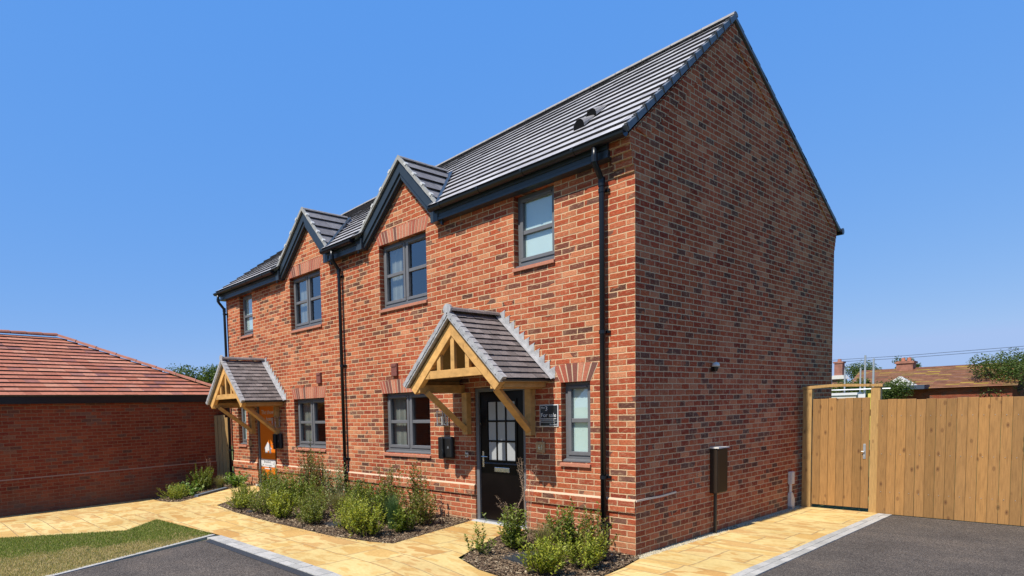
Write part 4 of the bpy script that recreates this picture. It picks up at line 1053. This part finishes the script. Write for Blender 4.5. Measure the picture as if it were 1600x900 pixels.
def grassy(e,base,R,Hh,n,mat,rnd,w=.004,name='blades',droop=.5):
    m=MB()
    for i in range(n):
        a=rnd.uniform(0,2*pi); q=rnd.random()**.7; h=Hh*rnd.uniform(.55,1); p=Vector((base[0]+rnd.gauss(0,.03),base[1]+rnd.gauss(0,.03),base[2]-.01)); o_=Vector((cos(a),sin(a),0)); s=Vector((-sin(a),cos(a),0))*w
        pts=[p+o_*(R*q*t**1.6)+Vector((0,0,h*(t-droop*q*t*t*.6))) for t in (0,.35,.7,1)]
        for k in range(3):
            wa,wb=(1-.25*k),(1-.25*(k+1)) if k<2 else .05
            m.face([pts[k]-s*wa,pts[k]+s*wa,pts[k+1]+s*wb,pts[k+1]-s*wb])
    m.build(name,mat,e)
pr=random.Random(21)
def plant(kind,x,y,R,Hh,label,group=None):
    R*=1.0; Hh*=1.06
    z=g(x,y); base=(x,y,z); nm={'lime':'low_shrub','mid':'leafy_shrub','dark':'leafy_shrub','red':'leafy_shrub','var':'variegated_shrub','blue':'grass_clump','straw':'grass_clump','broad':'broadleaf_plant','sparse':'young_shrub','wild':'flowering_stem_plant'}[kind]
    e=empty(nm,base,label,{'grass_clump':'ornamental grass','broadleaf_plant':'plant','flowering_stem_plant':'plant'}.get(nm,'shrub'),group)
    if kind=='lime':
        lk=pr.uniform(.8,1.25); R*=pr.uniform(.88,1.12); Hh*=pr.uniform(.85,1.15); shoots(e,base,R,Hh,int(pr.uniform(60,92)*R/.3),24,.037*lk,.020*lk,pr.choice([M['leaf_lime'],M['leaf_lime'],M['leaf_olive']]),pr,1.0,.0020,pr.uniform(.12,.3),.5)
    if kind=='mid': shoots(e,base,R,Hh,int(62*R/.28),26,.050,.028,M['leaf_mid'],pr,.9,.0022,.15)
    if kind=='dark': shoots(e,base,R,Hh,int(62*R/.28),28,.048,.026,M['leaf_dark'],pr,.8,.0025,.12)
    if kind=='red': shoots(e,base,R,Hh,int(50*R/.28),26,.048,.026,M['leaf_red'],pr,.9,.0025,.12)
    if kind=='var': shoots(e,base,R,Hh,int(64*R/.28),26,.045,.024,M['leaf_var'],pr,.9,.002,.15)
    if kind=='blue': grassy(e,base,R,Hh,520,M['leaf_blue'],pr,.0035,droop=.2)
    if kind=='straw': grassy(e,base,R,Hh,420,M['leaf_straw'],pr,.0028,droop=.6)
    if kind=='broad': shoots(e,base,R,Hh,46,9,.11,.055,M['leaf_broad'],pr,1.2,.003,.1,.5)
    if kind=='sparse': shoots(e,base,R,Hh,10,26,.045,.026,M['leaf_mid'],pr,1.0,.003,.12)
    return e
PL=[ ('lime',-7.55,-1.45,.22,.34,'small lime green shrub behind the far tip of the long bed'),
 ('mid',-6.75,-1.25,.26,.5,'mid green shrub between the far lime shrubs and the tall dark one'),
 ('lime',-4.95,-1.5,.25,.42,'lime green shrub behind the broad one in front of the drainpipe'),
 ('straw',-5.9,-.75,.25,.45,'wispy grass clump between the reddish shrub and the cream edged shrub'),
 ('mid',-4.3,-.95,.26,.55,'mid green shrub between the grass clump and the double window'),
 ('dark',-3.75,-1.0,.22,.5,'small dark shrub left of the blue green grass'),
 ('mid',-2.75,-1.35,.18,.34,'small leafy plant at the near edge of the long bed'),
 # bed1 front row of lime shrubs
 ('lime',-7.05,-1.72,.27,.36,'first low lime green shrub at the far tip of the long bed'),
 ('lime',-6.62,-1.95,.25,.33,'low lime green shrub at the bed edge near its far tip'),
 ('lime',-6.35,-1.45,.30,.44,'low lime green shrub behind the front row near the far tip'),
 ('lime',-5.75,-1.95,.29,.42,'low lime green shrub right of the far end pair along the path edge'),
 ('lime',-5.15,-1.98,.31,.46,'broad lime green shrub at the path edge in front of the drainpipe'),
 ('lime',-4.62,-1.72,.28,.44,'lime green shrub just left of the gap with the small manhole'),
 ('lime',-4.25,-1.98,.22,.36,'small lime green shrub right at the path edge left of the small manhole'),
 ('lime',-3.62,-1.66,.26,.44,'lime green shrub right of the small manhole in the long bed'),
 ('lime',-3.22,-1.88,.29,.46,'lime green shrub second from the near corner of the long bed'),
 ('lime',-2.88,-1.92,.29,.42,'lime green shrub nearest the front corner of the long bed'),
 ('lime',-4.05,-1.35,.28,.46,'lime green shrub in the middle row beneath the double ground window'),
 ('dark',-7.75,-.80,.30,.62,'dark leafy shrub just right of the orange door'),
 ('mid',-7.15,-.95,.32,.62,'mid green shrub behind the far lime shrubs'),
 ('dark',-6.85,-.38,.26,1.05,'tall dark shrub against the wall beneath the far double window'),
 ('red',-6.25,-.55,.24,1.0,'tall upright shrub with reddish tips left of the middle drainpipe'),
 ('mid',-6.2,-1.15,.30,.62,'mid green shrub in front of the tall pair'),
 ('mid',-5.55,-1.2,.30,.55,'mid green shrub in the middle of the long bed'),
 ('var',-5.25,-.75,.33,.80,'pale cream edged shrub just left of the middle drainpipe'),
 ('straw',-4.72,-1.1,.32,.50,'straw coloured grass clump in the middle of the long bed'),
 ('dark',-4.7,-.62,.30,.52,'low dark shrub at the foot of the middle drainpipe'),
 ('red',-3.95,-.62,.27,.82,'upright shrub below the left half of the ground double window'),
 ('red',-3.35,-.55,.25,.90,'tall upright shrub with red leaves below the right half of the double window'),
 ('mid',-3.45,-1.1,.26,.60,'mid green shrub in front of the tall red leaved shrub'),
 ('blue',-3.05,-1.30,.20,.56,'blue green grass clump near the near end of the long bed'),
 ('red',-2.95,-.82,.30,.50,'loose shrub with reddish leaves nearest the door end of the long bed'),
 # bed 2
 ('sparse',-1.22,-1.55,.22,.42,'sparse young shrub alone at the left tip of the small bed'),
 ('mid',-1.05,-1.0,.20,.52,'upright leafy shrub in front of the black door'),
 ('straw',-.80,-.72,.30,.45,'dry straw coloured grass clump between the leafy shrub and the big bushes'),
 ('red',-.95,-.35,.18,.35,'low reddish shrub close to the right of the doorstep'),
 ('mid',-.55,-.55,.26,.62,'mid green bush behind the manhole in the small bed'),
 ('lime',-.42,-1.15,.28,.42,'low lime green bush right beside the large manhole'),
 ('lime',-.22,-1.50,.27,.38,'lime green bush at the front edge of the small bed'),
 ('red',-.22,-.55,.27,.60,'bush with pinkish leaves left of the near drainpipe foot'),
 ('lime',-.08,-.95,.27,.48,'lime green bush in the right part of the small bed'),
 # bed 3
 ('lime',-9.55,-2.15,.30,.34,'rounded lime green shrub at the tip of the bed beside the garage'),
 ('broad',-10.1,-1.70,.30,.30,'broad leaved variegated plant beside the garage wall'),
 ('mid',-10.75,-1.05,.38,.56,'mid green shrub in front of the narrow fence'),
 ('straw',-10.3,-.75,.26,.42,'thin grassy plant left of the orange door'),
 ('broad',-10.2,-.35,.26,.34,'broad green leaved plant at the wall left of the orange door'),
]
for p in PL: plant(*p,group='shrubs and grasses planted in the beds')
# tall dry seed stems in front of the black door
def wild(x,y,h,label,n=9,R=.16):
    e=empty('dry_seed_stems',(x,y,g(x)),label,'plant'); m=MB(); s=MB()
    for i in range(n):
        a=pr.uniform(0,2*pi); q=pr.random()*R; hh=h*pr.uniform(.75,1); base=Vector((x+pr.gauss(0,.02),y+pr.gauss(0,.02),g(x)-.01))
        pts=[base+Vector((cos(a)*q*t*t,sin(a)*q*t*t,hh*t)) for t in (0,.25,.5,.75,1)]; m.tube(pts,[.003,.0028,.0024,.002,.0012],4,cap=False)
        for j in range(26):
            t=.55+.45*j/26; k=min(3,int(t*4)); p=pts[k].lerp(pts[k+1],t*4-k); b=pr.uniform(0,2*pi); d=Vector((cos(b),sin(b),pr.uniform(.1,.9))).normalized(); l=pr.uniform(.02,.05)*(1.3-t*.6)
            s.beam(p-d*.003,p+d*l,.0016,.0016); leafq(s,p+d*l*.8,d,Vector((0,0,1)),.012,.006)
    m.build('stems',M['seed'],e); s.build('seed_heads',M['seed'],e)
wild(-1.12,-.62,1.22,'tall dry brown seed stems standing before the black door')
wild(-1.45,-.55,.62,'short arching dry seed stems at the left of the black door',8,.28)
wild(-11.0,-.7,.75,'thin dry stems in front of the narrow fence',5,.12)
# manholes and edging
def cover(x0,x1,y0,y1,label,rz=0):
    z=g((x0+x1)/2); m=MB(); m.box(x0,x1,y0,y1,z-.03,z+.02); o=m.build('manhole_cover',plain('plastic_cover',(.035,.042,.05),.55,0,.2,30)); tag(o,label,'manhole cover','dark covers set in the beds')
    m=MB(); n=int((x1-x0)/.04); k=int((y1-y0)/.04)
    for i in range(n):
        for j in range(k):
            if (i+j)%2: continue
            m.box(x0+.015+i*.04,x0+.035+i*.04,y0+.015+j*.04,y0+.028+j*.04,z+.02,z+.024)
    m.build('tread_pattern',M['channel'],o)
cover(-1.02,-.52,-1.42,-.92,'large dark chequered manhole cover between the shrubs of the small bed')
cover(-4.12,-3.78,-1.85,-1.62,'small dark manhole cover in the long bed')
cover(-6.18,-6.02,-2.12,-2.02,'tiny grey cover at the path edge of the long bed')
m=MB(); pts=[(-9.45,-1.72),(-9.83,-1.2),(-10.03,-.72)]
for (a,b) in zip(pts,pts[1:]): m.beam((*a,g(*a)+.02),(*b,g(*b)+.02),.10,.05)
tag(m.build('stone_edging',plain('blue_grey_edging',(.14,.17,.21),.7,0,.2,20)),'blue grey edging strip along the bed beside the garage','edging')

# ------------------------------------------------------------------ far background
def tree(x,y,h,r,label,z0=0,seed=1,n=9000,lz=.45,ls=.16):
    rn=random.Random(seed); e=empty('broadleaf_tree',(x,y,z0),label,'tree','trees beyond the houses')
    t=MB(); t.tube([(x,y,z0-.2),(x+.1,y,z0+h*.35),(x,y+.1,z0+h*.6)],[r*.09,r*.07,r*.04],8)
    cl=[]
    for i in range(16):
        a=rn.uniform(0,2*pi); q=rn.random()**.5*r*.75; zz=z0+h*rn.uniform(lz,.9); c=Vector((x+cos(a)*q,y+sin(a)*q,zz)); cl.append((c,r*rn.uniform(.25,.45)))
        t.tube([(x,y,z0+h*.35),tuple((Vector((x,y,z0+h*.4))+c)/2),tuple(c)],[r*.04,r*.025,r*.008],5,cap=False)
    t.build('trunk',M['trunk'],e); m=MB()
    for i in range(n):
        c,rr_=rn.choice(cl); d=Vector((rn.gauss(0,1),rn.gauss(0,1),rn.gauss(0,.8))).normalized()*rr_*rn.random()**.4
        p=c+d; ax=Vector((rn.gauss(0,1),rn.gauss(0,1),rn.gauss(0,.6))).normalized(); leafq(m,p,ax,Vector((rn.gauss(0,1),rn.gauss(0,1),1)),ls*rn.uniform(.6,1.3),ls*.6)
    m.build('crown',M['leaf_tree'],e)
# left: trees behind the garage roof
tree(-35,8.2,5.35,2.3,'green tree behind the garage hip, its top bare against the sky',seed=2,lz=.5,n=6000)
tree(-33,9.6,5.0,2.6,'rounded tree between the garage roof and the far porch',seed=5,lz=.4,n=9000)
tree(-36,11.5,5.3,2.4,'tree just left of the far house corner behind the porch ridge',seed=9,lz=.4,n=8000)
tree(-38,.5,5.0,2.8,'wide tree beyond the garage near the left edge',seed=15,lz=.4,n=7000)
m=MB(); m.box(-30.3,-29.9,9.35,9.8,3.4,4.82); m.box(-30.35,-29.85,9.3,9.85,4.82,4.92); m.box(-34.,-29.0,8.6,11.5,0,3.2)
m.prism([(8.3,3.2),(11.8,3.2),(10.05,4.3)],0,-34,-29)
o=m.build('distant_house',M['garage_brick']); tag(o,'distant brick house with a small chimney left of the drainpipe','house')
mm=MB(); mm.tube([(-30.1,9.57,4.9),(-30.1,9.57,5.15)],.1,8); mm.build('chimney_pot',M['redtile'],o)
# right: beyond the gate
def far_house(x,y,w,d,ez,rz,label,mat,chim=[],gable=False):
    e=empty('distant_house',(x,y,0),label,'house'); m=MB(); m.box(x-w/2,x+w/2,y-d/2,y+d/2,-.2,ez); wl=m.build('wall',M['garage_brick'],e)
    m=MB(); n=18; hw=w/2+.3
    for i in range(n):
        for sg in (1,-1):
            t0,t1=i/n,(i+1)/n+.01; z0,z1=ez+(rz-ez)*t0,ez+(rz-ez)*t1; y0,y1=y-sg*(d/2+.4)*(1-t0),y-sg*(d/2+.4)*(1-t1)
            ins=(w*.0)
            k=0; xx=x-hw
            while xx<x+hw:
                q=[(xx,y0,z0+.05),(min(xx+.8,x+hw),y0,z0+.05),(min(xx+.8,x+hw),y1,z1),(xx,y1,z1)]; m.face(q if sg>0 else q[::-1]); xx+=.8
    r=m.build('roof',mat,e)
    m=MB(); m.prism([(y-d/2,ez),(y+d/2,ez),(y,rz-.05)],0,x-w/2,x+w/2); m.build('gable_end',M['garage_brick'],e)
    for cx,cw,z0,z1,pots in chim:
        m=MB(); m.box(cx-cw/2,cx+cw/2,y-cw/2,y+cw/2,z0,z1); m.box(cx-cw*.58,cx+cw*.58,y-cw*.58,y+cw*.58,z1-.2,z1-.05); c=m.build('chimney',plain('chimney_brick',(.34,.15,.1),.9,0,.3,3),r)
        m=MB()
        for k in range(pots): m.tube([(cx+(k-(pots-1)/2)*.4,y,z1),(cx+(k-(pots-1)/2)*.4,y,z1+.3)],[.15,.12],8)
        m.build('chimney_pot',M['redtile'],c)
    return e,r
e,r=far_house(-8.3,62,9.8,8,2.3,4.15,'distant house with mossy orange clay roof beyond the gate post',M['oldtile'],[(-10.3,1.1,3.6,4.75,2)])
m=MB(); m.prism([(-10.6,2.6),(-9.6,3.35),(-8.6,2.6)],1,56.5,57.5); m.build('porch_gable',M['render_white'],e)
m=MB(); m.box(-12.2,-8.0,56.3,58,2.3,2.62); m.build('porch_roof',M['bluegrey'],e)
# tall chimney with stepped shoulders
e=empty('brick_chimney_stack',(-14.0,58,0),'tall brick chimney stack with a white shoulder beyond the gate','chimney')
m=MB(); m.box(-14.35,-13.5,57.6,58.4,0,3.4); m.build('lower_stack',plain('old_stack_brick',(.30,.15,.10),.9,0,.3,2.5),e)
m=MB(); m.prism([(-14.5,3.4),(-13.35,3.4),(-13.55,3.72),(-14.25,3.72)],1,57.4,58.6); m.build('white_shoulder',M['render_white'],e)
m=MB(); m.box(-14.23,-13.65,57.7,58.3,3.72,4.75); m.box(-14.3,-13.58,57.65,58.35,4.75,4.9); m.tube([(-13.94,58,4.9),(-13.94,58,5.12)],[.16,.13],8); m.build('upper_stack',plain('old_stack_brick_top',(.34,.15,.11),.9,0,.3,2.5),e)
tree(-14.2,66,4.9,2.2,'small tree right behind the brick chimney stack',seed=21,n=7000,lz=.3)
tree(-11.9,52,3.3,2.0,'low tree between the chimney stack and the mossy roofed house',seed=23,n=7000,lz=.3)
tree(-9.4,50,2.9,2.2,'low shrubby tree before the mossy roofed house',seed=25,n=7000,lz=.25)
tree(-4.0,60,4.6,3.0,'tree right of the mossy roofed house above the fence',seed=27,n=8000,lz=.3)
tree(4.5,64,5.0,3.6,'wide tree above the fence near the right edge',seed=29,n=8000,lz=.3)
tree(-11.4,68,5.6,1.2,'slim treetop rising behind the mossy roof',seed=31,n=3000,lz=.6)
# scaffold poles and site boards
for i,(x,zt,lab,r_) in enumerate(((-4.66,3.02,'short scaffold pole beside the chimney stack beyond the gate',.03),(-4.12,3.05,'thin scaffold pole before the mossy roof',.03),(-3.97,3.55,'tallest scaffold pole above the gate rail',.036),(-3.69,3.40,'scaffold pole directly above the right gate post',.036))):
    m=MB(); m.tube([(x,25,-.05),(x,25,zt)],r_,8); o=m.build('scaffold_pole',M['galv']); tag(o,lab,'scaffold pole','upright scaffold poles beyond the gate')
m=MB(); m.tube([(-9,24.9,2.18),(-3.1,24.9,2.15)],.028,8); o=m.build('scaffold_rail',M['galv']); tag(o,'horizontal pale scaffold rail seen above the gate boards','scaffold rail')
m=MB(); m.box(-4.95,-4.05,24.2,24.8,.0,1.93); o=m.build('site_cabin',M['render_white']); tag(o,'low cream site wall seen over the gate top','cabin')
m=MB(); m.box(-5.0,-4.0,24.15,24.85,1.93,2.03); m.build('white_coping',M['signwhite'],o)
m=MB(); m.box(-3.98,-3.75,24.2,24.3,0,1.96); o=m.build('site_board',M['signwhite']); tag(o,'small white site board over the gate top','board')
m=MB(); m.box(-3.66,-3.35,24.2,24.3,0,1.97); o=m.build('yellow_board',M['yellow']); tag(o,'yellow site board beside the right gate post','board')
m=MB()
for z in (5.62,5.40): m.tube([(-40,72,z+.3),(-12,70,z),(30,68,z+.5)],.02,4)
o=m.build('overhead_cables',M['bluegrey']); tag(o,'thin overhead cables crossing the sky beyond the gate','cable')

# real-world base colours: everything above was mixed for exposure 0, so scale it once for the +0.5 exposure
KA=.745
for m_ in bpy.data.materials:
    t_=m_.node_tree
    for nd in list(t_.nodes):
        if nd.type not in('BSDF_PRINCIPLED','BSDF_TRANSLUCENT'): continue
        sk_=nd.inputs[0]
        if nd.type=='BSDF_PRINCIPLED' and nd.inputs['Metallic'].default_value>.5: continue
        if sk_.is_linked:
            mx=t_.nodes.new('ShaderNodeMix'); mx.data_type='RGBA'; mx.blend_type='MULTIPLY'; mx.inputs[0].default_value=1; mx.inputs[7].default_value=(KA,KA,KA,1)
            t_.links.new(sk_.links[0].from_socket,mx.inputs[6]); t_.links.new(mx.outputs[2],sk_)
        else: sk_.default_value=(*[c*KA for c in sk_.default_value[:3]],1)
# ------------------------------------------------------------------ camera
p=dict(f=975.7574,px=581.4946,py=705.8049,rx=-.0653,ry=-.0296,rz=.9109)
cam=bpy.data.cameras.new('camera'); co=bpy.data.objects.new('camera',cam); COL.objects.link(co); scn.camera=co
cam.sensor_width=36; cam.sensor_fit='HORIZONTAL'; cam.lens=p['f']/1600*36
cam.shift_x=(800-p['px'])/1600; cam.shift_y=(p['py']-450)/1600; cam.clip_end=3000; cam.clip_start=.05
co.matrix_world=Matrix.Translation((3.9874,-7.1141,1.8635))@Matrix.Rotation(p['rz'],4,'Z')@Matrix.Rotation(pi/2+p['rx'],4,'X')@Matrix.Rotation(p['ry'],4,'Z')

# ------------------------------------------------------------------ light
EL=R_(54.5); AZ=Vector((-.03,-1,0)).normalized()     # towards the sun, horizontally
sun=bpy.data.lights.new('sun','SUN'); so=bpy.data.objects.new('sun',sun); COL.objects.link(so)
sun.energy=5.0; sun.angle=R_(.53); sun.color=(1,.94,.84)
d=Vector((AZ.x*cos(EL),AZ.y*cos(EL),sin(EL))); so.rotation_euler=d.to_track_quat('Z','Y').to_euler()
wd=bpy.data.worlds.new('World'); scn.world=wd; wd.use_nodes=True; nt=wd.node_tree; nt.nodes.clear()
sk=nt.nodes.new('ShaderNodeTexSky'); sk.sky_type='NISHITA'; sk.sun_disc=False; sk.sun_elevation=EL; sk.sun_rotation=math.atan2(AZ.x,AZ.y)
sk.air_density=1.0; sk.dust_density=.35; sk.ozone_density=3.0; sk.altitude=50
bg=nt.nodes.new('ShaderNodeBackground'); bg.inputs[1].default_value=.12/1.41; ou=nt.nodes.new('ShaderNodeOutputWorld')
def vm(op,a,v):
    q=nt.nodes.new('ShaderNodeVectorMath'); q.operation=op; nt.links.new(a,q.inputs[0]); q.inputs[1].default_value=v; return q.outputs[0]
SK=1/.12
c_=vm('MINIMUM',sk.outputs[0],(5.4,6.7,8.0)); c_=vm('MULTIPLY',c_,(.52,.36,.08)); c_=vm('ADD',c_,(.05*SK,.255*SK,.80*SK)); nt.links.new(c_,bg.inputs[0]); nt.links.new(bg.outputs[0],ou.inputs[0])
scn.view_settings.view_transform='Standard'; scn.view_settings.look='None'; scn.view_settings.exposure=.5; scn.view_settings.gamma=1
scn.render.engine='CYCLES'; scn.cycles.max_bounces=8; scn.cycles.transparent_max_bounces=12
